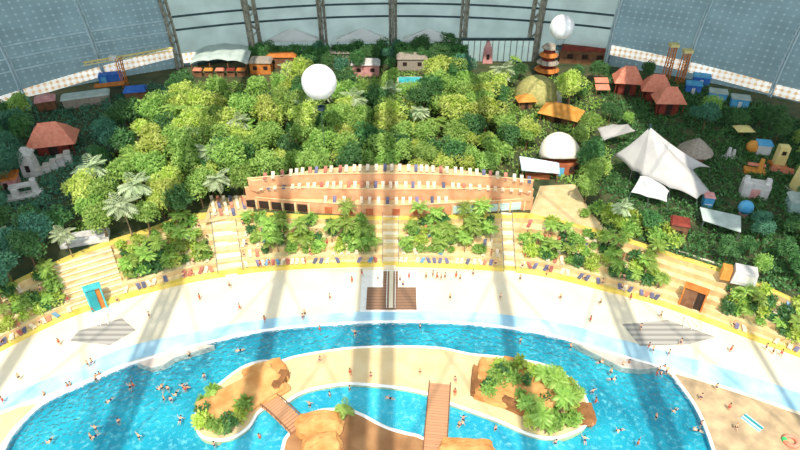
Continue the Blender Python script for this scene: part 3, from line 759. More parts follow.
pavilion(653, 100, P, 9, 7, 4.0, 4.4, -.25, 'red-roofed pavilion in the middle of the three at upper right', 'redw'); clear(638, 74, 668, 102)
pavilion(665, 113, P, 9, 6.5, 4.4, 4.0, -.05, 'red-roofed pavilion, nearest of the three at upper right', 'redw'); clear(650, 88, 680, 118)
for x, y, lab in ((600, 88, 'small red awning left of the three red pavilions, the upper one'), (601, 95, 'small red awning left of the three red pavilions, the lower one')):
    e = empty('market_awning', at(x, y, P), lab, 'awning'); obj('canopy', MB().add([(-2.2, -1.2, 2.3), (2.2, -1.2, 2.3), (2.2, 1.2, 3.1), (-2.2, 1.2, 3.1), (-2.2, -1.2, 2.2), (2.2, -1.2, 2.2), (2.2, 1.2, 3), (-2.2, 1.2, 3)], [(0, 1, 2, 3), (7, 6, 5, 4), (0, 4, 5, 1), (1, 5, 6, 2), (2, 6, 7, 3), (3, 7, 4, 0)]), M['red'], e)
    for sx in (-2, 2): obj('post', MB().box((sx, -1.1, 1.15), (.14, .14, 2.3)), M['brown'], e); obj('post', MB().box((sx, 1.1, 1.5), (.14, .14, 3)), M['brown'], e)
clear(590, 78, 610, 100)
# white stone ruin at left
def block_tower(x, y, label, parts, rz, name, cat='ruin', m='stone'):
    e = empty(name, at(x, y, P), label, cat, rz=rz)
    for nm, boxes, mm in parts:
        mb = MB()
        for c, d, tp in boxes: mb.box(c, d, 0, None, tp)
        obj(nm, mb, M[mm], e)
    return e
block_tower(33, 174, 'tall whitish stone tower below the left red-roofed hall', [('shaft', [((0, 0, 2.2), (3.6, 3.2, 4.4), .9), ((0, 0, 5.2), (3.1, 2.8, 1.8), .9)], 'stone'), ('cap', [((0, 0, 6.4), (3.6, 3.2, .7), .8), ((0, 0, 7.2), (2.2, 2, .9), .6)], 'stone'), ('niche', [((0, -1.6, 2.4), (1, .2, 1.8), 1)], 'dark')], .1, 'stone_tower', 'tower')
block_tower(54, 172, 'pale stepped stone wing running right from the white stone tower', [('wall', [((i * 1.7 - 3.2, i * .9, .7 + i * .2), (1.7, 2.0, 1.4 + i * .4), 1) for i in range(5)], 'stone'), ('ledge', [((i * 1.7 - 3.2, i * .9, 1.5 + i * .4), (1.5, 2.3, .3), 1) for i in range(5)], 'grey')], .35, 'stepped_ruin')
block_tower(26, 196, 'broken white stone gate in front of the white stone tower', [('pier', [((-1.9, 0, 1.3), (1.7, 1.8, 2.6), .85)], 'stone'), ('pier', [((2.4, 1, 1.9), (1.6, 1.8, 3.8), .8)], 'stone'), ('lintel', [((-.4, .4, 2.9), (5, 1.6, .6), 1)], 'stone'), ('base', [((0, 0, .3), (8, 3, .6), 1)], 'stone')], .4, 'stone_gate', 'gate')
block_tower(9, 186, 'small pinkish hut with flat roof left of the white stone gate', [('wall', [((0, 0, 1.4), (5, 4, 2.8), 1)], 'pink'), ('roof', [((0, 0, 3), (5.8, 4.8, .4), .9)], 'orangeb'), ('door', [((0, -2.03, 1), (1, .1, 2), 1)], 'dark')], .3, 'flat_roofed_hut', 'hut')
clear(18, 146, 46, 176); clear(38, 152, 68, 178); clear(6, 178, 44, 202)
# far left: barn, sheds, containers, boom
block_tower(22, 108, 'blue domed tent behind the left red-roofed hall', [('shell', [((0, 0, 1.4), (5.5, 4.5, 2.8), .8), ((0, 0, 3.3), (4.2, 3.4, 1.2), .4)], 'lblue'), ('door', [((0, -2.2, .9), (1.1, .2, 1.8), 1)], 'dark')], .3, 'domed_tent', 'tent')
block_tower(6, 121, 'orange-brown flat roof at the far left edge', [('wall', [((0, 0, 1.5), (7, 4, 3), 1)], 'brown'), ('roof', [((0, 0, 3.2), (8, 5, .5), .95)], 'orangeb')], .4, 'flat_roofed_shed', 'shed')
block_tower(88, 104, 'long low grey-roofed shed along the left wall', [('wall', [((0, 0, 1.5), (13, 3.6, 3), 1)], 'thatch'), ('roof', [((0, 0, 3.2), (14, 4.6, .5), .9)], 'awn')], .33, 'low_shed', 'shed'); clear(60, 92, 104, 106)
block_tower(48, 108, 'reddish low hut beside the long grey shed', [('wall', [((0, 0, 1.5), (5, 4, 3), 1)], 'brown'), ('roof', [((0, 0, 3.6), (6, 5, 1.2), .4)], 'pink')], .4, 'low_hut', 'hut'); clear(38, 98, 60, 110)
block_tower(112, 82, 'blue container at the foot of the left wall', [('body', [((0, 0, 1.5), (7, 3, 3), 1)], 'blue'), ('door', [((-2, -1.55, 1.4), (1.6, .1, 2.4), 1)], 'lblue')], .25, 'container'); clear(100, 70, 124, 88)
block_tower(137, 98, 'blue cabin roofed in blue behind the left forest edge', [('wall', [((0, 0, 1.4), (6, 3.4, 2.8), 1)], 'brown'), ('roof', [((0, 0, 3.1), (6.8, 4.2, .8), .85)], 'blue')], .2, 'cabin'); clear(126, 88, 146, 102)
block_tower(112, 93, 'flat orange-brown canopy in front of the blue container', [('roof', [((0, 0, 2.9), (9, 2.6, .35), 1)], 'orangeb'), ('post', [((-4, 0, 1.4), (.3, .3, 2.8), 1)], 'brown'), ('post', [((4, 0, 1.4), (.3, .3, 2.8), 1)], 'brown')], .28, 'flat_canopy', 'canopy'); clear(98, 86, 126, 96)
e = empty('lattice_crane', at(126, 87, P), 'orange lattice crane with a long boom at the left wall', 'crane'); t = MB()
for sx in (-.7, .7):
    for sy in (-.7, .7): t.tube([(sx, sy, 0), (sx, sy, 10)], .16, 4)
for i in range(7): t.tube([(-.7, -.7, i * 1.4), (.7, -.7, i * 1.4 + 1.4)], .1, 4); t.tube([(.7, -.7, i * 1.4), (.7, .7, i * 1.4 + 1.4)], .1, 4)
obj('mast', t, M['orangeb'], e); bq = MB()
A, B = Vector((-10, -3, 8.6)), Vector((16, 4.5, 10.5))
for o in (Vector((0, 0, 0)), Vector((0, 0, 1.0)), Vector((0, .8, .4))): bq.tube([A + o, B + o], .17, 4)
for i in range(14):
    bq.tube([A.lerp(B, i / 14), A.lerp(B, (i + 1) / 14) + Vector((0, 0, 1))], .09, 4)
obj('boom', bq, M['ylw'], e); obj('cab', MB().box((-1.5, 0, 9.8), (2.2, 1.4, 1.5)), M['white'], e); clear(118, 55, 132, 86)
# grey awning with shops under it
e = empty('market_awning', at(222, 72, P), 'wide grey-white awning over red stalls at the left back wall', 'awning'); O = at(222, 72, P)
mb = MB(); g = []
for i in range(13):
    for j in range(5):
        x = -9.5 + i * 19 / 12; y = -2.5 + j * 2.6; g.append((x, y, 5.2 - ((x / 9.5) ** 2) * 1.4 + j * .35 + .5 * abs(math.sin(i * PI / 4))))
n0 = len(g); g += [(a, b, c - .15) for a, b, c in g]
fs = [(i * 5 + j, i * 5 + j + 1, (i + 1) * 5 + j + 1, (i + 1) * 5 + j) for i in range(12) for j in range(4)]
fs += [tuple(n0 + q for q in reversed(f)) for f in fs] + [(i * 5, (i + 1) * 5, n0 + (i + 1) * 5, n0 + i * 5) for i in range(12)]
obj('canopy', MB().add(g, fs), M['awn'], e, smooth=True)
for x in (-9, -3, 3, 9): obj('post', MB().box((x, -2.3, 2), (.3, .3, 4)), M['brown'], e)
for i, x in enumerate((-7, -3.4, .4, 4, 7.4)):
    s = empty('market_stall', O + Vector((x, -3.4, 0)), ['red', 'orange', 'red', 'brown', 'orange'][i] + ' stall under the grey awning, ' + ['leftmost', 'second from left', 'third from left', 'fourth from left', 'rightmost'][i], 'stall', 'stalls under the grey awning')
    obj('counter', MB().box((0, 0, .6), (2.6, 1.4, 1.2)), M['brown'], s); obj('valance', MB().box((0, -.2, 2.5), (3, 1.8, .5), 0, None, .8), M[['red', 'orange', 'red', 'redw', 'orangeb'][i]], s)
    for sx in (-1.2, 1.2): obj('post', MB().box((sx, -.5, 1.3), (.15, .15, 2.4)), M['brown'], s)
clear(194, 46, 252, 76)
# white low tents before the back wall
for x, lab in ((295, 'white peaked tent at the back wall, left of three'), (363, 'white peaked tent at the back wall, middle of three'), (428, 'white peaked tent at the back wall, right of three')):
    e = empty('peaked_tent', at(x, 57, P), lab, 'tent', 'white tents along the back wall')
    obj('canopy', MB().add([(-9, -1.5, 6.6), (9, -1.5, 6.6), (9, 1.5, 6.6), (-9, 1.5, 6.6), (0, 0, 10.4), (-9, -1.5, 6.1), (9, -1.5, 6.1), (9, 1.5, 6.1), (-9, 1.5, 6.1)], [(0, 1, 4), (1, 2, 4), (2, 3, 4), (3, 0, 4), (0, 5, 6, 1), (1, 6, 7, 2), (2, 7, 8, 3), (3, 8, 5, 0), (8, 7, 6, 5)]), M['white'], e)
    for sx in (-8.6, 0, 8.6): obj('post', MB().box((sx, -1.3, 3.1), (.3, .3, 6.2)), M['metal'], e)
# glass facade
e = empty('glass_facade', at(497, 61, P), 'pale glass facade with thin upright bars at the back wall', 'facade'); gm = mat('glazing with daylight glow', (176, 204, 198), (206, 224, 214), .3, rough=.2); gm.node_tree.nodes['Principled BSDF'].inputs['Emission Color'].default_value = (.6, .78, .74, 1); gm.node_tree.nodes['Principled BSDF'].inputs['Emission Strength'].default_value = .35  # daylight behind the panes is put into the material as a glow
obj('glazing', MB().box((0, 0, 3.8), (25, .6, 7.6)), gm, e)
for i in range(13): obj('bar', MB().box((-12.5 + i * 25 / 12, -.4, 3.8), (.22, .3, 7.6)), M['metal'], e)
obj('lintel', MB().box((0, -.2, 7.9), (26, 1, .7)), M['darkbar'], e); clear(466, 32, 530, 46)
block_tower(487, 62, 'pink spired tower in front of the glass facade', [('shaft', [((0, 0, 2.5), (3.4, 3, 5), .8)], 'pink'), ('spire', [((0, 0, 6.2), (2.6, 2.4, 2.6), .3)], 'pink'), ('window', [((0, -1.5, 2.4), (1, .3, 1.6), 1)], 'dark')], 0, 'spired_tower', 'tower'); clear(480, 40, 494, 66)
# tiered round tower, brown building
e = empty('tiered_tower', at(546, 74, P), 'brown round tower with stacked roofs below the small balloon', 'tower')
for i in range(4):
    r = 4.2 - i * .5; z = i * 2.5
    obj('drum', MB().lathe((0, 0, z), [(r * .7, 0), (r * .7, 1.9)], 16), M['redw'], e); obj('roof', MB().lathe((0, 0, z + 1.7), [(r, 0), (r * .95, .15), (r * .6, 1.0)], 16), M['thatch' if i % 2 else 'orangeb'], e)
clear(534, 40, 561, 76)
block_tower(583, 62, 'long dark brown building at the back wall right of the tiered tower', [('wall', [((0, 0, 2.4), (17, 4, 4.8), 1)], 'brown'), ('roof', [((0, 0, 5.4), (18, 5, 1.2), .85)], 'redw'), ('window', [((-5, -2.05, 2.6), (2, .1, 1.6), 1)], 'dark'), ('window', [((0, -2.05, 2.6), (2, .1, 1.6), 1)], 'dark'), ('window', [((5, -2.05, 2.6), (2, .1, 1.6), 1)], 'dark')], -.12, 'brown_building', 'building'); clear(562, 44, 606, 62)
# orange roofs, thatched dome, shell pavilion
e = empty('thatched_dome', at(536, 98, P), 'mossy thatched dome behind the orange roof', 'dome'); obj('dome', MB().lathe((0, 0, 0), [(7 * math.cos(q), 7.2 * math.sin(q)) for q in [i * PI / 16 for i in range(8)]] + [(.1, 7.2)], 20), mat('mossy thatch', (150, 150, 84), (190, 180, 116), 1.2, bump=.5), e, smooth=True)
obj('white_opening', MB().box((6.0, -2.6, 1.6), (1.6, 2.2, 3.4), .6), M['white'], e); clear(516, 76, 556, 98)
pavilion(560, 120, P, 12, 8, 2.6, 2.6, -.5, 'broad orange roof above the white shell pavilion', 'brown', 'orange', name='orange_roofed_hut', cat='hut'); clear(544, 98, 577, 122)
pavilion(525, 107, P, 6, 4.4, 2.6, 1.6, .1, 'small orange roof left of the broad orange roof', 'brown', 'orange', name='orange_roofed_hut', cat='hut'); clear(516, 96, 534, 108)
e = empty('shell_pavilion', at(555, 172, P), 'shell-shaped cream roofed pavilion at the right end of the terracotta building', 'pavilion')
dm = MB(); vs, fs = [], []; NA, NB = 24, 9
for j in range(NB + 1):
    b = .5 * PI * j / NB
    for i in range(NA):
        a = 2 * PI * i / NA; rr_ = math.cos(b) if j < NB else .01
        x, y, z = 5.5 * rr_ * math.cos(a), 4.9 * rr_ * math.sin(a), 6.6 * math.sin(b)
        lift = 2.4 * max(0, -math.sin(a)) * (1 - j / NB) ** 2          # the front lip lifts like the edge of a shell
        vs.append((x + 1.5 - .12 * z, y + 3 + .1 * z, 2.6 + z + lift))
for j in range(NB):
    for i in range(NA): fs.append((j * NA + i, j * NA + (i + 1) % NA, (j + 1) * NA + (i + 1) % NA, (j + 1) * NA + i))
s = obj('shell_roof', MB().add(vs, fs), M['cream'], e, smooth=True); q = s.modifiers.new('solid', 'SOLIDIFY'); q.thickness = .3
obj('wall', MB().lathe((1.5, 3, 0), [(4.9, 0), (4.9, 3.0)], 16), M['brick2'], e); obj('door', MB().box((.9, -1.95, 1.2), (1.6, .2, 2.4)), M['lblue'], e)
for x in (-2, 3.6, 5.0): obj('window', MB().box((x, -.3 if x != 3.6 else -1.5, 1.8), (1, 1, 1.2)), M['dark'], e)
e = empty('awning', at(537, 178, P), 'pale bluish awning left of the cream shell roof', 'awning')
obj('canopy', MB().add([(-4.6, -2, 3.6), (4.8, -2.5, 3.0), (5.4, 1.5, 3.6), (-4.6, 2.6, 4.9), (-4.6, -2, 3.4), (4.8, -2.5, 2.8), (5.4, 1.5, 3.4), (-4.6, 2.6, 4.7)], [(0, 1, 2, 3), (7, 6, 5, 4), (0, 4, 5, 1), (1, 5, 6, 2), (2, 6, 7, 3), (3, 7, 4, 0)]), mat('bluish cloth', (206, 222, 240), (222, 234, 246), .4), e)
for x, y in ((-4.3, -1.8), (4.5, -2.3), (-4.3, 2.2), (5, 1.3)): obj('post', MB().box((x, y, 1.6), (.2, .2, 3.2)), M['brown'], e)
obj('bar_counter', MB().box((0, 0, .6), (6, 1.4, 1.2)), M['brick2'], e); clear(520, 142, 576, 186)
# cream ramp right of it
flat('floor_ramp_cream', [(530, 213), (540, 186), (575, 184), (592, 214), (610, 232), (570, 222)], P + .05, M['deckc'], P - .2)

# ---- tall sail tent and neighbours
def sail(name, pts, m, label, sag=.12, nn=10, poles=(), cat='tent'):
    """tensioned cloth over an outline fan around its peak"""
    pk = Vector(pts[0]); ring = [Vector(p) for p in pts[1:]]; e = empty(name, (pk.x, pk.y, P), label, cat); O = Vector((pk.x, pk.y, P))
    vs, fs = [], []
    rim = []
    for a, b in zip(ring, ring[1:]):
        for i in range(nn):
            t = i / nn; p = a.lerp(b, t); mid = (a + b) / 2; p += (pk - mid) * .035 * math.sin(PI * t); rim.append(p)
    rim.append(ring[-1])
    K = 8
    for p in rim:
        for k in range(K + 1):
            t = k / K; q = pk.lerp(p, t); q = q - Vector((0, 0, (pk.z - p.z) * sag * math.sin(PI * t))); vs.append(q - O)
    for i in range(len(rim) - 1):
        for k in range(K): fs.append((i * (K + 1) + k, i * (K + 1) + k + 1, (i + 1) * (K + 1) + k + 1, (i + 1) * (K + 1) + k))
    s = obj('canopy', MB().add(vs, fs), M[m], e, smooth=True); q = s.modifiers.new('solid', 'SOLIDIFY'); q.thickness = .12
    for a, b, r in poles: obj('pole', MB().tube([Vector(a) - O, Vector(b) - O], r, 8), M['darkbar'], e)
    for p in ring:
        g = Vector((p.x, p.y, P)); obj('rope', MB().tube([p - O, g + (p - pk).normalized() * 1.5 - O], .05, 4), M['metal'], e) if p.z > P + 1.5 else None
    return e
pk = at(650, 127, P + 15)
sail('sail_tent', [pk, at(614, 155, P + 5.5), at(632, 171, P + 4.2), at(642, 176.5, P + 4.6), at(670, 188, P + 4.4), at(697, 199, P + 3.2), at(712, 194, P + 2.8), at(693, 169.5, P + 5.0), at(710, 167, P + 4.2)], 'sail',
     'tall white sail tent with a sharp peak at right', .07, poles=((Vector((pk.x, pk.y, P)), pk + Vector((0, 0, .8)), .25), (at(642.5, 178, P), at(643, 142, P + 10), .2)))
clear(612, 124, 714, 200)
sail('sail_tent', [at(628, 124, P + 7), at(602, 141, P + 3.5), at(597, 128, P + 4), at(612, 124, P + 5), at(636, 131, P + 4.5), at(602, 141, P + 3.5)], 'sail', 'small white sail roof behind the tall sail tent at its left'); clear(597, 122, 637, 142)
sail('sail_tent', [at(640, 177, P + 5), at(631, 192, P + 2.6), at(648, 197, P + 2.6), at(667, 202, P + 2.8), at(669, 191, P + 3.6), at(657, 177, P + 5), at(640, 176, P + 5)], 'white', 'low white canopy at the foot of the tall sail tent'); clear(630, 175, 670, 203)
e = empty('thatched_hut', at(693, 158, P), 'round hut with grey thatched cone roof behind the tall sail tent', 'hut'); obj('roof', MB().lathe((0, 0, 2.2), [(4.6, 0), (4.2, .5), (1.6, 2.8), (.1, 3.8)], 14), M['thatch'], e); obj('wall', MB().lathe((0, 0, 0), [(3, 0), (3, 2.4)], 14), M['brown'], e); clear(677, 136, 710, 166)
e = empty('awning', at(722, 224, P), 'flat white awning on posts right of the tall sail tent', 'awning')
c0 = at(722, 224, P); q = [at(x, y, P + 2.8 + dz) - c0 for x, y, dz in ((700, 207, .8), (741, 216, .8), (741, 232, 0), (703, 220, 0))]
obj('canopy', MB().add(q + [p - Vector((0, 0, .2)) for p in q], [(0, 1, 2, 3), (7, 6, 5, 4), (0, 4, 5, 1), (1, 5, 6, 2), (2, 6, 7, 3), (3, 7, 4, 0)]), M['awn'], e)
for p in q: obj('post', MB().box((p.x * .95, p.y * .95, p.z / 2), (.2, .2, p.z)), M['metal'], e)
clear(698, 204, 744, 236)
# play area things at right
block_tower(777, 166, 'tall pale yellow play tower with a round hole at right', [('shaft', [((0, 0, 3), (2.6, 2.2, 6), .95)], 'ylw'), ('hole', [((0, -1.1, 4.4), (1, .2, 1), 1)], 'dark'), ('base', [((0, 0, .4), (4.2, 3.4, .8), .9)], 'orangeb')], -.15, 'play_tower', 'play tower'); clear(768, 143, 786, 168)
block_tower(761, 153, 'blue and white box stall left of the yellow play tower', [('body', [((0, 0, 1.5), (3.4, 2.8, 3), 1)], 'white'), ('roof', [((0, 0, 3.2), (4, 3.2, .5), .9)], 'lblue')], -.2, 'box_stall', 'stall'); clear(752, 140, 770, 156)
e = empty('giant_ball', at(751, 152, P), 'orange ball left of the blue and white box stall', 'ball'); obj('ball', MB().lathe((0, 0, 1.7), [(max(.02, 1.7 * math.sin(PI * i / 12)), -1.7 * math.cos(PI * i / 12)) for i in range(13)], 16), M['orange'], e, smooth=True); obj('stand', MB().lathe((0, 0, 0), [(1, 0), (.8, .4)], 12), M['brown'], e); clear(745, 143, 757, 155)
e = empty('giant_ball', at(743, 215, P), 'bright blue ball beside the white awning', 'ball'); obj('ball', MB().lathe((0, 0, 2.2), [(max(.02, 1.7 * math.sin(PI * i / 12)), -1.7 * math.cos(PI * i / 12)) for i in range(13)], 16), M['lblue'], e, smooth=True); obj('stand', MB().lathe((0, 0, 0), [(1.2, 0), (1, .7)], 12), M['pink'], e); clear(737, 200, 750, 218)
block_tower(752, 196, 'white ornamental gate house behind the blue ball', [('wall', [((0, 0, 2), (6, 3, 4), 1)], 'stone'), ('arch', [((0, -1.55, 1.4), (2, .1, 2.8), 1)], 'pink'), ('turret', [((-2.4, 0, 4.6), (1.3, 1.3, 1.4), .8)], 'stone'), ('turret', [((2.4, 0, 4.6), (1.3, 1.3, 1.4), .8)], 'stone')], -.3, 'gate_house', 'building'); clear(738, 178, 765, 200)
block_tower(706, 206, 'sky blue booth at the tip of the tall sail tent', [('body', [((0, 0, 1.5), (2.2, 2.2, 3), 1)], 'lblue'), ('roof', [((0, 0, 3.2), (2.6, 2.6, .4), .8)], 'pink'), ('counter', [((0, -1.2, 1.2), (1.6, .3, .2), 1)], 'white')], -.2, 'booth'); clear(699, 194, 714, 210)
block_tower(754, 172, 'orange-red figure-like play frame before the yellow tower', [('base', [((0, 0, .4), (5, 2.4, .8), 1)], 'orange'), ('upright', [((1, 0, 2.3), (1.2, 1, 3.4), .7)], 'orange'), ('arm', [((0, 0, 2.2), (4.2, .6, .6), 1)], 'red')], -.3, 'play_sculpture', 'sculpture'); clear(745, 160, 768, 174)
block_tower(782, 172, 'low red ramp beside the yellow play tower', [('ramp', [((0, 0, .6), (6, 2, 1.2), .8)], 'red'), ('rail', [((0, -1, 1.5), (5, .12, .12), 1)], 'orange')], -.5, 'play_ramp', 'ramp'); clear(776, 166, 792, 176)
block_tower(796, 192, 'slanted cream slide at the right picture edge', [('chute', [((0, 0, 3.4), (1.8, 4, 6.8), .7)], 'ylw'), ('base', [((0, 0, .3), (3, 5, .6), 1)], 'grey')], .3, 'slide', 'slide'); clear(786, 166, 800, 194)
block_tower(797, 210, 'pale blue cabin at the right picture edge', [('wall', [((0, 0, 1.6), (5, 4, 3.2), 1)], 'glass'), ('roof', [((0, 0, 3.5), (5.6, 4.6, .6), .85)], 'awn')], -.2, 'cabin'); clear(788, 194, 800, 212)
block_tower(727, 158, 'small white statue group among dark trees right of the thatched cone', [('figure', [((0, 0, 1.6), (1.2, 1, 3.2), .5)], 'stone'), ('figure', [((1.5, .3, 1.2), (1, 1, 2.4), .5)], 'stone'), ('plinth', [((.6, 0, .2), (3.6, 2, .4), 1)], 'stone')], 0, 'statue_group', 'statue'); clear(718, 140, 734, 160)
block_tower(741, 137, 'yellow-green umbrella shaped play roof at the right, among dark trees', [('roof', [((0, 0, 3), (5, 4, .9), .3)], 'ylw'), ('post', [((0, 0, 1.4), (.4, .4, 2.8), 1)], 'brown')], 0, 'play_roof', 'roof'); clear(733, 126, 750, 140)
for x, y, lab in ((665, 80, 'orange lattice tower before the right wall, the taller left one'), (679, 83, 'orange lattice tower before the right wall, the shorter right one')):
    e = empty('lattice_tower', at(x, y, P), lab, 'tower', 'lattice towers at the right wall'); t = MB(); hh = 11.5 if x < 670 else 10.5
    for sx in (-.8, .8):
        for sy in (-.8, .8): t.tube([(sx * 1.2, sy * 1.2, 0), (sx, sy, hh)], .2, 4)
    for i in range(6): t.tube([(-.9, -.9, i * hh / 6), (.9, -.9, (i + 1) * hh / 6)], .14, 4); t.tube([(.9, -.9, i * hh / 6), (-.9, -.9, (i + 1) * hh / 6)], .14, 4)
    obj('mast', t, M['orangeb'], e); obj('platform', MB().box((0, 0, hh + .4), (2.8, 2.4, .9)), M['ylw'], e); clear(x - 6, 36, x + 6, 74)
for x, y, w, c, lab in ((636, 60, 7, 'lblue', 'pale blue low shed at the right wall, left of the lattice towers'), (700, 84, 5, 'blue', 'blue container right of the three red pavilions'), (738, 106, 5, 'lblue', 'blue cabin among dark trees at the right wall'), (692, 92, 4.5, 'blue', 'small blue box beside the nearest red pavilion'), (716, 100, 5, 'lblue', 'sky blue flat-roofed kiosk left of the blue cabin at the right wall')):
    block_tower(x, y, lab, [('body', [((0, 0, 1.4), (w, 3, 2.8), 1)], c), ('roof', [((0, 0, 3), (w + .6, 3.6, .4), .95)], 'lblue' if c == 'blue' else 'awn'), ('door', [((0, -1.53, 1), (1, .08, 2), 1)], 'white')], -.3, 'cabin'); clear(x - w * 1.6, y - 10, x + w * 1.6, y + 1)
# terraces with water at the back of the forest
for x, w, lab in ((344, 4.5, 'teal pool basin right of the white balloon'), (410, 8, 'teal pool basin at the back of the forest right of centre')):
    e = empty('pool_basin', at(x, 80, P + 6), lab, 'pool'); obj('wall', MB().box((0, 0, -3), (w, 5, 6)), M['stone'], e); obj('water', MB().box((0, 0, .05), (w - 1, 4, .15)), M['tealw'], e); clear(x - w * 1.0, 72, x + w * 1.0, 79)
for x, y, w, c, lab in ((366, 74, 9, 'pink', 'pinkish low house at the back of the forest right of the white balloon'), (412, 68, 10, 'thatch', 'grey arched house behind the teal pool basin'), (282, 66, 10, 'brown', 'brown low house at the dark hedge left of the white balloon'), (330, 62, 14, 'thatch', 'grey flat-roofed house behind the white balloon'), (262, 72, 7, 'orangeb', 'orange-brown hut beside the grey awning')):
    block_tower(x, y, lab, [('wall', [((0, 0, 2), (w, 4, 4), 1)], c), ('roof', [((0, 0, 4.4), (w + .8, 4.8, .9), .8)], 'stone' if c == 'pink' else 'orangeb' if c == 'brown' else 'thatch'), ('window', [((-w / 4, -2.04, 2.2), (1.4, .08, 1.3), 1)], 'dark'), ('window', [((w / 4, -2.04, 2.2), (1.4, .08, 1.3), 1)], 'dark')], 0, 'low_house', 'house'); clear(x - w * 1.2, y - 11, x + w * 1.2, y - 6)
block_tower(676, 236, 'small dark brown gate hut below the white awning, behind the yellow walk', [('wall', [((0, 0, 2), (3.6, 3, 4), 1)], 'brown'), ('roof', [((0, 0, 4.2), (4.2, 3.6, .5), .8)], 'redw'), ('door', [((0, -1.55, 1.3), (1.6, .1, 2.6), 1)], 'dark')], -.3, 'gate_hut', 'hut'); clear(668, 220, 690, 240)
block_tower(86, 240, 'pale stepped stone platform above the teal portal', [('slab', [((0, 0, .4), (10, 4, .8), 1), ((.6, .4, 1.1), (8, 2.6, .6), 1)], 'stone'), ('wall', [((-4, 1.5, 1.2), (2, 1, 2.4), 1)], 'terr')], .3, 'stone_platform', 'platform'); clear(70, 224, 106, 242)
block_tower(742, 281, 'pale boulder-like stone kiosk beside the brown portal', [('body', [((0, 0, 1.6), (4.6, 3, 3.2), .9)], 'stone'), ('shutter', [((0, -1.5, 1.6), (3, .2, 1.6), 1)], 'cream'), ('side_door', [((-3.4, 0, 1.4), (1.8, 2, 2.8), 1)], 'orange')], -.35, 'stone_kiosk', 'kiosk')

# ================================================================= FOREST
def blocked(x, y, r, base_y):
    for a, b, c, d in CLEAR:
        if a - r * .75 < x < c + r * .75 and b - r * .6 < y < d + r * .45: return True
    return False
forest = [(128, 122), (160, 100), (195, 78), (250, 70), (300, 66), (440, 62), (520, 64), (575, 82), (604, 100), (612, 130), (604, 168), (580, 180), (520, 172), (460, 163), (400, 160), (330, 162), (262, 170), (246, 196), (205, 190), (150, 211), (95, 228), (50, 236), (60, 200), (90, 170), (115, 150)]
left_dark = [(-30, 110), (40, 104), (95, 100), (150, 88), (190, 72), (195, 80), (160, 100), (128, 122), (115, 150), (90, 170), (60, 200), (50, 240), (0, 280), (-40, 300)]
right_dark = [(604, 64), (660, 62), (720, 84), (800, 118), (840, 140), (840, 296), (790, 279), (740, 260), (690, 240), (640, 224), (600, 210), (580, 190), (604, 168), (612, 130), (604, 100), (570, 80), (540, 66)]
back_dark = [(250, 40), (466, 38), (466, 58), (530, 56), (606, 60), (606, 70), (520, 68), (440, 62), (300, 64), (250, 66)]
def scatter(poly, step, hz, seed):
    rr = random.Random(seed); out = []
    W = [at(x, y, P + hz) for x, y in poly]; x0, x1 = min(p.x for p in W), max(p.x for p in W); y0, y1 = min(p.y for p in W), max(p.y for p in W)
    j = 0; y = y0
    while y < y1:
        x = x0 + (step / 2 if j % 2 else 0)
        while x < x1:
            p = Vector((x + rr.uniform(-.35, .35) * step, y + rr.uniform(-.35, .35) * step, P)); x += step
            if inside(pix(p + Vector((0, 0, hz))), poly): out.append(p)
        y += step * .9; j += 1
    return out
def plant(src, p, rz, s, phrase, cat, group, anchors, hz):
    o = copy_tree(src, p, rz, s); later(o, phrase, cat, group, anchors, p + Vector((0, 0, hz))); return o
def wood(poly, step, seed, mats, group, palms=.08, smin=.75, smax=1.15, hz=7.5):
    rr = random.Random(seed); n = 0
    for p in scatter(poly, step, hz, seed):
        if p.y > foot(p.x) - 5: continue
        x, y = pix(p + Vector((0, 0, hz))); s = rr.uniform(smin, smax)
        d = p.y * CT + (H - P - hz) * ST; rpx = 4.0 * s * F / d
        if blocked(x, y, rpx, 0): continue
        if rr.random() < palms:
            b = rr.choice(BIGPALM); plant(b, p, rr.uniform(0, 6.28), s * .95, 'silvery palm' if b is BIGPALM[0] else 'green palm', 'palm', group, A_WOOD, hz)
        else:
            m = rr.choices([m for m, _ in mats], [w for _, w in mats])[0]
            plant(rr.choice(TREES[m]), p, rr.uniform(0, 6.28), s, LOOK[m], 'tree', group, A_WOOD, hz)
        n += 1
    pass
wood(forest, 5.7, 5, (('leaf_y', 4), ('leaf_m', 5.5), ('leaf_d', 2)), 'trees of the sunlit forest', .12, .75, 1.12)
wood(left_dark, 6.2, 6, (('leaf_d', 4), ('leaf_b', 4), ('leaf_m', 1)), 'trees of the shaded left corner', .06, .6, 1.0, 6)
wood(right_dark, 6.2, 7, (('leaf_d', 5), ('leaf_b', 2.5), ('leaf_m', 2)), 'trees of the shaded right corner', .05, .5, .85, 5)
wood(back_dark, 6.4, 8, (('leaf_d', 5), ('leaf_b', 2)), 'dark trees along the back wall', .03, .62, .85, 6)
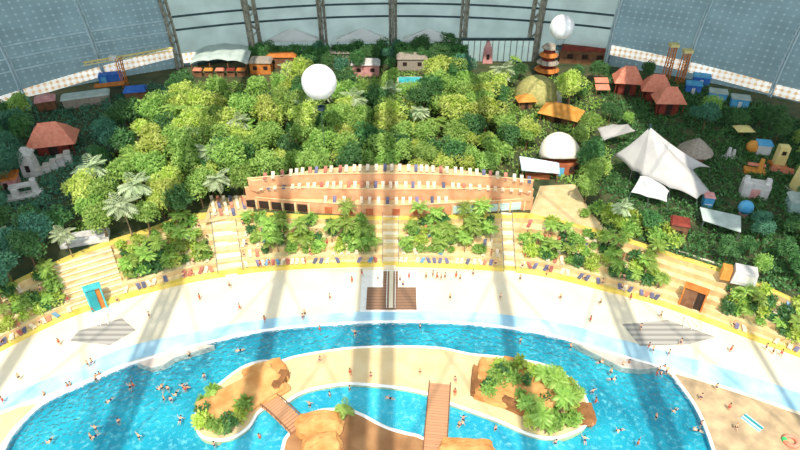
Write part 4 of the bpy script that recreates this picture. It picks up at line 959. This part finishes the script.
def hedge(xa, xb, ybase, hh, n, label, seed):
    rr = random.Random(seed); a, b = at(xa, ybase, P), at(xb, ybase, P); c = (a + b) / 2; L = (b - a).length; ang = math.atan2(b.y - a.y, b.x - a.x)
    e = empty('hedge', c, label, 'hedge', rz=ang); mb = MB()
    for _ in range(n):
        x = rr.uniform(-L / 2, L / 2); top = hh * (.86 + .2 * noise.noise(Vector((x * .16, seed, 0))))
        if rr.random() < .3: q, v = Vector((x, rr.uniform(-1.5, 1.5), top)), Vector((0, 0, 1))
        else: q, v = Vector((x, -1.5 - rr.random() * .3, rr.uniform(.1, 1) * top)), Vector((0, -1, .4))
        l = rr.uniform(.7, 1.1); leaf(mb, q, rv(rr) + v * .4 - Vector((0, 0, .3)), v + rv(rr) * .6, l, l * .6)
    obj('foliage', mb, M['leaf_d'], e)
    st = MB()
    for i in range(int(L / 3)): st.tube([(-L / 2 + 1.5 + i * 3, 0, -.2), (-L / 2 + 1.5 + i * 3, 0, hh * .8)], .14, 5)
    obj('stems', st, M['bark'], e)
hedge(250, 330, 63, 6.4, 5200, 'tall dark hedge along the back wall behind the large balloon', 3)
hedge(333, 391, 62, 6.4, 4200, 'tall dark hedge along the back wall left of its centre', 4)
hedge(396, 466, 62, 6.6, 4800, 'tall dark hedge along the back wall left of the glass facade', 5)
def undergrowth(poly, n, m, seed, label):
    rr = random.Random(seed); mb = MB(); W = [at(x, y, P) for x, y in poly]
    x0, x1 = min(p.x for p in W), max(p.x for p in W); y0, y1 = min(p.y for p in W), max(p.y for p in W); k = 0
    while k < n:
        p = Vector((rr.uniform(x0, x1), rr.uniform(y0, y1), P)); x, y = pix(p); k += 1
        if not inside((x, y), poly) or p.y > foot(p.x) - 4: continue
        hh = (noise.noise(p * .25) + .45) * 2.2
        if any(a < x < c and b - 3 < y < d + 2 for a, b, c, d in CLEAR):
            hh = min(hh, .7)
        if hh < .2: continue
        for _ in range(14):
            v = rv(rr); q = p + Vector((v.x * 1.3, v.y * 1.3, abs(v.z) * hh)); l = rr.uniform(.6, 1.0); leaf(mb, q, v * .6 + rv(rr), v + Vector((0, 0, 1)), l, l * .55)
    tag(obj('undergrowth', mb, M[m]), label, 'undergrowth', kind='stuff')
undergrowth([(128, 135), (195, 85), (440, 72), (600, 82), (612, 170), (580, 186), (520, 176), (262, 172), (205, 200), (95, 236), (40, 246)], 3600, 'leaf_m', 81, 'low leafy undergrowth between the trunks of the sunlit forest')
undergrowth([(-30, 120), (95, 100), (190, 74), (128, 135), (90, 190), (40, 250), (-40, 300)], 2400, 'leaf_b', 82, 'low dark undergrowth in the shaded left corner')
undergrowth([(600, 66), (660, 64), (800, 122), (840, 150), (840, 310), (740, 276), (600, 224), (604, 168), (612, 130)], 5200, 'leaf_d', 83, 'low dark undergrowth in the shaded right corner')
# standout silvery palms seen in front of the wood
for x, y, s in ((126, 216, 1.0), (212, 160, .95), (238, 128, .9), (64, 235, .7)):
    p = at(x, y, P + 6) ; p.z = P; plant(BIGPALM[0], p, R.uniform(0, 6), s, 'large silvery palm at the wood edge', 'palm', 'standout silvery palms', A_WOOD, 8)

# ================================================================= TERRACE PLANTING, LOUNGERS
def lounger_proto(m):
    e = empty('sun_lounger', (0, 0, -500)); fr = MB()
    for sx in (-.3, .3):
        fr.box((sx, 0, .3), (.06, 1.9, .08))
        for y in (-.8, .6): fr.box((sx, y, .14), (.07, .07, .28))
    for y in (-.85, -.2, .4): fr.box((0, y, .3), (.6, .06, .06))
    c = MB(); c.box((0, -.35, .4), (.68, 1.3, .14)); mt = Matrix.Translation((0, .3, .4)) @ Matrix.Rotation(.65, 4, 'X'); c.box((0, .4, 0), (.68, .8, .14), 0, mt)
    return proto(e, obj('frame', fr, M['rim'], e), obj('cushion', c, M[m], e))
LNG = {m: lounger_proto(m) for m in ('creamc', 'navy', 'redc', 'bluec')}
LPH = {'creamc': 'cream sun lounger', 'navy': 'navy sun lounger', 'redc': 'red sun lounger', 'bluec': 'blue sun lounger'}
A_ROW = A_TERR
def no_go(u, w=0.0):
    L = 215.0
    for us_, hw in USTAIR:
        if abs(u - us_) * L < hw + w: return True
    return abs(u - UL) * L < 5.6 + w or abs(u - UR) * L < 6.2 + w
rr = random.Random(21); cnt = 0
ROWN = ['lowest', 'second', 'third', 'fourth', 'fifth']
for k in range(0, 5):
    s = (k + (.72 if k == 0 else .55)) / NS; u = .02
    while u < .985:
        u += rr.uniform(.005, .0078) if k == 0 else rr.uniform(.0062, .0105); p = terr(u, s); x, y = pix(p)
        if not (-8 < x < 808 and y < 365) or no_go(u): continue
        dens = .76 if k == 0 else .34
        if noise.noise(Vector((u * 26, k * .9, 3))) < -.25: dens *= .35
        if rr.random() > dens or cnt >= 196: continue
        m = rr.choices(('creamc', 'navy', 'redc', 'bluec'), (5, 4, 1.3, .9) if k == 0 else (6, 2, 1.6, .8))[0]
        o = copy_tree(LNG[m], p, terr_dir(u) + rr.uniform(-.35, .35), 1.12)
        later(o, LPH[m] + f' on the {ROWN[k]} terrace row', 'sun lounger', 'sun loungers on the planted terraces', A_ROW, p); cnt += 1
for k in range(3):
    u = .02
    while u < .98:
        u += rr.uniform(.019, .033)
        if k == 0 and not (.27 < u < .70): continue
        p = bpt(u, (k + .55) / 3 if k < 2 else .95, TZ[k] + .05)
        m = rr.choices(('creamc', 'navy', 'redc'), (7, 1.3, 1))[0]; a, b = bpt(u - .01, .5, 0), bpt(u + .01, .5, 0)
        o = copy_tree(LNG[m], p, math.atan2(b.y - a.y, b.x - a.x), 1.1)
        later(o, LPH[m] + f' on the {["lowest", "middle", "top"][k]} terracotta deck', 'sun lounger', 'sun loungers on the terracotta building', [('the left terracotta wing', 265, 190), ('the central stairs', 391, 250), ('the right terracotta wing', 500, 195)], p)
for i in range(16):
    x, y = 212 + (i % 6) * 6.2 + (i // 6) * 1.5, 201 + (i // 6) * 6.5
    p = at(x, y, P + .07); m = ('creamc', 'redc', 'creamc', 'navy')[i % 4]; o = copy_tree(LNG[m], p, .35, 1.1)
    later(o, LPH[m] + ' on the cream lounge deck', 'sun lounger', 'sun loungers left of the terracotta building', [('the left stairs', 226, 250), ('the left terracotta wing', 265, 190)], p)
# palms and shrubs: (first column, last column, how many palms, how many shrubs)
def planting(x0, x1, npalm, nshrub, smin, smax):
    for i in range(npalm + nshrub):
        for _ in range(20):
            k = rr.choice((1, 2, 3, 4, 1, 2)); x = rr.uniform(x0, x1); u = find_u(x, 0, (k + .8) / NS); 
            if not no_go(u, 1.0): break
        else: continue
        p = terr(u, (k + .82) / NS)
        if i < npalm:
            plant(rr.choice(PALMS), p, rr.uniform(0, 6.28), rr.uniform(.72, 1.0) * smax, 'green palm on the terraces', 'palm', 'palms on the terraces', A_TERR, 5)
        else:
            m = rr.choices(('leaf_y', 'leaf_m', 'leaf_d'), (2, 4, 2))[0]
            plant(SHRUBS[m], p, rr.uniform(0, 6.28), rr.uniform(.6, 1.15), {'leaf_y': 'yellow-green shrub', 'leaf_m': 'mid-green shrub', 'leaf_d': 'dark green shrub'}[m] + ' on the terraces', 'shrub', 'shrubs on the terraces', A_TERR, 1.5)
planting(0, 78, 8, 25, .5, .68); planting(120, 208, 18, 40, .6, .8); planting(240, 262, 2, 5, .5, .6); planting(264, 384, 20, 34, .7, .88)
planting(400, 504, 20, 32, .7, .88); planting(514, 536, 2, 5, .5, .5); planting(538, 664, 18, 48, .55, .78); planting(712, 800, 9, 28, .5, .65)
# edge shrubs on top of the right bank and beside the ramp
for i in range(26):
    x = rr.uniform(585, 680); u = find_u(x, 0, .99); b = terr(u, .999); p = b + Vector((rr.uniform(-1, 1), rr.uniform(1.5, 8), 0)); p.z = P
    m = rr.choice(('leaf_y', 'leaf_m', 'leaf_m')); plant(SHRUBS[m], p, rr.uniform(0, 6), rr.uniform(.8, 1.4), {'leaf_y': 'yellow-green shrub', 'leaf_m': 'mid-green shrub'}[m] + ' behind the yellow walk', 'shrub', 'shrubs behind the yellow walk', A_WOOD, 1.5)
# island plants
isl_sh = [(203, 405), (205, 415), (202, 425), (212, 428), (222, 431), (233, 424), (240, 418), (245, 410), (214, 394), (228, 428), (500, 366), (507, 372), (497, 384), (488, 388), (520, 369), (545, 384), (556, 390), (562, 402), (570, 412), (575, 398), (552, 412), (540, 420), (530, 424), (560, 424), (572, 424), (545, 402), (566, 388), (548, 430), (494, 378), (502, 378), (496, 370), (488, 394), (512, 384), (526, 386), (533, 376), (520, 398), (556, 378)]
A_ISL = [('the left rock island', 245, 395), ('the right rock island', 525, 395)]
for i, (x, y) in enumerate(isl_sh):
    m = ('leaf_m', 'leaf_d', 'leaf_y', 'leaf_m')[i % 4]; nm = {'leaf_y': 'yellow-green shrub', 'leaf_m': 'mid-green shrub', 'leaf_d': 'dark green shrub'}[m]
    pxx, pyy = x, y; p = at(x, y, 1.0 if (480 < x < 550 and y < 405) else .2); plant(SHRUBS[m], p, i * 1.3, .75 + (i * 7 % 5) * .1, nm + ' on the sand rim', 'shrub', 'shrubs on the pool islands', A_ISL, .5)
for i, (x, y, s) in enumerate(((540, 388, .8), (555, 400, .75), (533, 415, .9), (536, 428, .8), (560, 415, .7), (550, 378, .6), (570, 405, .6), (522, 416, .55))):
    p = at(x, y, .2); plant(PALMS[i % 3], p, i * 1.9, s, 'green palm on the right rock island', 'palm', 'palms on the right rock island', [('the plank bridge', 438, 420)], 3)
p = at(344, 420, .25); o = copy_tree(PALMS[2], p, 1.0, .8); tag(o, 'single green palm on the islet behind its orange boulders', 'palm')
p = at(212, 402, .25); o = copy_tree(PALMS[2], p, 2.0, .6); tag(o, 'small palm at the water end of the left rock island', 'palm')

# ================================================================= PEOPLE
def skin_body(joints, edges, root=0):
    me = bpy.data.meshes.new('body'); me.from_pydata([j[:3] for j in joints], edges, []); o = bpy.data.objects.new('body_tmp', me); COL.objects.link(o)
    sm = o.modifiers.new('skin', 'SKIN'); sv = me.skin_vertices[0].data
    for i, j in enumerate(joints): sv[i].radius = (j[3], j[3] * (j[4] if len(j) > 4 else 1)); sv[i].use_root = (i == root)
    ss = o.modifiers.new('sub', 'SUBSURF'); ss.levels = 1; ss.render_levels = 1
    dg = bpy.context.evaluated_depsgraph_get(); r = bpy.data.meshes.new_from_object(o.evaluated_get(dg)); bpy.data.objects.remove(o)
    for p in r.polygons: p.use_smooth = True
    return r
# joints: pelvis, waist, chest, neck, head, crown, then arms and legs
EDG = [(0, 1), (1, 2), (2, 3), (3, 4), (4, 5), (2, 6), (6, 7), (7, 8), (8, 9), (2, 10), (10, 11), (11, 12), (12, 13), (0, 14), (14, 15), (15, 16), (16, 17), (0, 18), (18, 19), (19, 20), (20, 21)]
def human(pose):
    T = [(0, 0, .95, .15), (0, 0, 1.12, .13), (0, 0, 1.35, .16), (0, 0, 1.5, .06), (0, -.02, 1.62, .1), (0, -.01, 1.74, .07)]
    if pose == 'stand': A = [(.19, 0, 1.42, .06), (.25, .02, 1.14, .045), (.26, -.06, .9, .035), (.26, -.09, .78, .03)]; B = [(.1, 0, .88, .1), (.11, -.02, .5, .07), (.11, .02, .1, .045), (.11, -.14, .05, .035)]; A2 = [(-x, y, z, r) for x, y, z, r in A]; B2 = [(-x, y, z, r) for x, y, z, r in B]
    elif pose == 'walk':
        A = [(.19, 0, 1.42, .06), (.25, .14, 1.16, .045), (.24, .16, .93, .035), (.24, .14, .82, .03)]; A2 = [(-.19, 0, 1.42, .06), (-.25, -.12, 1.17, .045), (-.24, -.26, .98, .035), (-.24, -.32, .88, .03)]
        B = [(.1, 0, .88, .1), (.11, -.2, .52, .07), (.11, -.3, .1, .045), (.11, -.45, .06, .035)]; B2 = [(-.1, 0, .88, .1), (-.11, .12, .5, .07), (-.11, .38, .16, .045), (-.11, .3, .05, .035)]
    elif pose == 'sit':
        A = [(.19, 0, 1.42, .06), (.27, -.1, 1.18, .045), (.22, -.34, 1.06, .035), (.18, -.44, 1.02, .03)]; A2 = [(-x, y, z, r) for x, y, z, r in A]
        B = [(.1, -.05, .9, .1), (.12, -.48, .98, .07), (.12, -.9, .9, .045), (.12, -1.0, .97, .035)]; B2 = [(-x, y, z, r) for x, y, z, r in B]
    else:
        A = [(.19, 0, 1.42, .06), (.42, -.1, 1.5, .045), (.5, -.14, 1.72, .035), (.48, -.16, 1.84, .03)]; A2 = [(-.19, 0, 1.42, .06), (-.42, -.05, 1.3, .045), (-.62, -.1, 1.22, .035), (-.72, -.1, 1.2, .03)]
        B = [(.1, 0, .88, .1), (.14, .02, .5, .07), (.16, .1, .1, .045), (.16, .08, -.02, .035)]; B2 = [(-.1, 0, .88, .1), (-.14, .1, .52, .07), (-.16, .2, .14, .045), (-.16, .2, .0, .035)]
    J = T + A + A2 + B + B2
    if pose in ('swim',):     # prone in the water, head up
        J = [(j[0], -(j[2] - .95), .0 + (-j[1]) * .5 + (max(0, j[2] - 1.4) * .7), j[3]) for j in J]
    if pose == 'sit': J = [(j[0], j[1], j[2] - .78, j[3]) for j in J]
    return J
def person_proto(pose, sk, hr, sw):
    J = human(pose); b = obj('person', skin_body(J, EDG), M[sk]); b.location = (0, 0, -500)
    v = lambda i: Vector(J[i][:3])
    hm = MB(); c = v(4).lerp(v(5), .55) + Vector((0, .03, .02)); hm.lathe(c - Vector((0, 0, .1)), [(.06, -.02), (.125, .03), (.13, .1), (.1, .17), (.03, .2)], 10)
    h = obj('hair', hm, M[hr], b, smooth=True)
    d = (v(1) - v(0)).normalized(); sm_ = MB().tube([v(0) - d * .12, v(0), v(0) + d * .1], [.2, .19, .165], 10)
    for a in (14, 18): sm_.tube([v(a) - d * 0, v(a).lerp(v(a + 1), .42)], [.12, .115], 8)
    s = obj('swimwear', sm_, M[sw], b, smooth=True)
    return proto(b, h, s)
VAR = [('skin', 'hair1', 'sw1'), ('skin2', 'hair1', 'sw2'), ('skin', 'hair2', 'sw3')]
VN = ['navy', 'red', 'black']
PEO = {(p, i): person_proto(p, *VAR[i]) for p in ('stand', 'walk', 'sit', 'swim', 'wade') for i in range(3)}
PEO.update({})
def person(pose, i, p, rz, what, group, anchors):
    src = PEO[('stand' if pose == 'wadestand' else pose, i)]
    o = copy_tree(src, p, rz, 1.1); later(o, f'{VN[i]}-clad person {what}', 'person', group, anchors, p)
beach = [(403, 287), (409, 279), (426, 279), (433, 277), (437, 279), (441, 280), (445, 279), (456, 278), (460, 281), (473, 276), (362, 276), (378, 281), (400, 282), (352, 283), (305, 316), (303, 320), (265, 322), (546, 277), (520, 281), (648, 349), (652, 353), (668, 356), (93, 312), (118, 303), (640, 330), (630, 300), (560, 300), (765, 350), (780, 356), (772, 354), (715, 390), (728, 410), (735, 430), (700, 400), (4, 403), (89, 367), (93, 365), (200, 300), (230, 288), (150, 318), (60, 345), (600, 305), (660, 318), (590, 322), (450, 300), (330, 300), (240, 310), (500, 300), (680, 345), (730, 352), (20, 380)]
for j, (x, y) in enumerate(beach):
    person('stand' if j % 2 else 'walk', j % 3, at(x, y, .05), rr.uniform(0, 6.28), 'standing on the paving' if j % 2 else 'walking on the paving', 'people on the paved beach', A_POOL)
rim_people = [(98, 379), (101, 377), (97, 381), (72, 387), (69, 388), (46, 397), (658, 373), (663, 371), (666, 374), (660, 377), (656, 376)]
for j, (x, y) in enumerate(rim_people): person('stand' if j % 3 else 'walk', j % 3, at(x, y + (1 if x < 300 else 0), -.9), rr.uniform(0, 6.28), 'wading at the pool rim', 'people wading at the rim', A_POOL)
swim = [(160, 387), (163, 391), (169, 392), (176, 393), (184, 390), (186, 392), (187, 386), (165, 402), (172, 403), (130, 387), (134, 388), (92, 440), (95, 436), (97, 432), (120, 425), (355, 333), (420, 330), (610, 375), (612, 379), (622, 368), (628, 366), (600, 362), (592, 395), (591, 428), (585, 440), (637, 446), (700, 427), (698, 430), (463, 422), (459, 428), (461, 424), (310, 408), (330, 398), (390, 398), (350, 392), (260, 440), (180, 420), (140, 440), (205, 380), (240, 350), (595, 404), (655, 420), (620, 430), (570, 350), (520, 344), (675, 410), (555, 446), (495, 432), (110, 400), (190, 358), (320, 332), (50, 440), (215, 448)]
for j, (x, y) in enumerate(swim):
    if j % 3 == 0: person('swim', (j // 3) % 2 * 2, at(x, y, -.12), rr.uniform(0, 6.28), 'swimming in the pool', 'bathers in the pool', A_POOL)
    else: person('wade' if j % 3 == 1 else 'stand', (j % 2) * 2 if j % 5 else 1, at(x, y, -1.0), rr.uniform(0, 6.28), 'bathing in the pool', 'bathers in the pool', A_POOL)
for j in range(64):
    for _ in range(30):
        u = rr.uniform(.04, .96); k = rr.choice((0, 1, 2, 3, 4))
        if not no_go(u): break
    p = terr(u, (k + .3) / NS); person('stand' if j % 2 else 'walk', j % 3, p, rr.uniform(0, 6.28), 'standing between the loungers' if j % 2 else 'walking along the terraces', 'people on the terraces', A_TERR)
for j, (x, y) in enumerate(((371, 405), (481, 398), (497, 396), (320, 360), (350, 372), (420, 372), (455, 380), (455, 392))): person('sit', j % 3, at(x, y if y != 405 else 376, .25), rr.uniform(-.8, .8), 'sitting on the sandy platform', 'people on the sandy platform', A_POOL)
# sand toys at lower right
e = empty('beach_mat', at(752, 423, .08), 'teal and white striped mat lying on the sand at lower right', 'mat', rz=-1.0)
e.scale = (.8, .85, .9)
obj('white_cloth', MB().box((0, 0, .1), (4.4, 1.9, .14)), M['white'], e); obj('teal_stripe', MB().box((0, .35, .18), (4.4, .6, .06)), M['teal'], e); obj('blue_stripe', MB().box((0, -.6, .18), (4.4, .35, .06)), M['lblue'], e)
def ring(x, y, label):
    e = empty('swim_ring', at(x, y, .3), label, 'swim ring'); obj('tube', MB().tube([(1.05 * math.cos(q), 1.05 * math.sin(q), 0) for q in [i * PI / 10 for i in range(20)]], .38, 8, True), M['red'], e, smooth=True)
    obj('stripe', MB().tube([(1.05 * math.cos(q), 1.05 * math.sin(q), .02) for q in (2.6, 2.9, 3.2)], .41, 8), mat('green plastic', (60, 190, 110)), e)
ring(791, 441, 'red swim ring with a green stripe at the lower right corner')

# prototypes are only moulds: remove them
for v in list(TREES.values()): [drop(t) for t in v]
for t in PALMS + BIGPALM + list(SHRUBS.values()) + list(LNG.values()) + list(PEO.values()): drop(t)
flush_labels()

# ================================================================= LIGHT
EL = math.radians(57)
sun = bpy.data.lights.new('sun', 'SUN'); sun.energy = 4.1; sun.angle = math.radians(.55); sun.color = (1, .93, .80)
so = bpy.data.objects.new('sun', sun); COL.objects.link(so); so.rotation_euler = Vector((0.0, math.cos(EL), -math.sin(EL))).to_track_quat('-Z', 'Y').to_euler()
wd = bpy.data.worlds.new('sky'); sc.world = wd; wd.use_nodes = True
bg = wd.node_tree.nodes['Background']; bg.inputs[0].default_value = (.84, .93, 1.0, 1); bg.inputs[1].default_value = 1.45
vs_ = sc.view_settings; vs_.view_transform = 'Standard'; vs_.look = 'None'; vs_.gamma = 1; vs_.exposure = .1; vs_.use_curve_mapping = False
sc.cycles.max_bounces = 6; sc.cycles.transparent_max_bounces = 8; sc.cycles.use_denoising = True
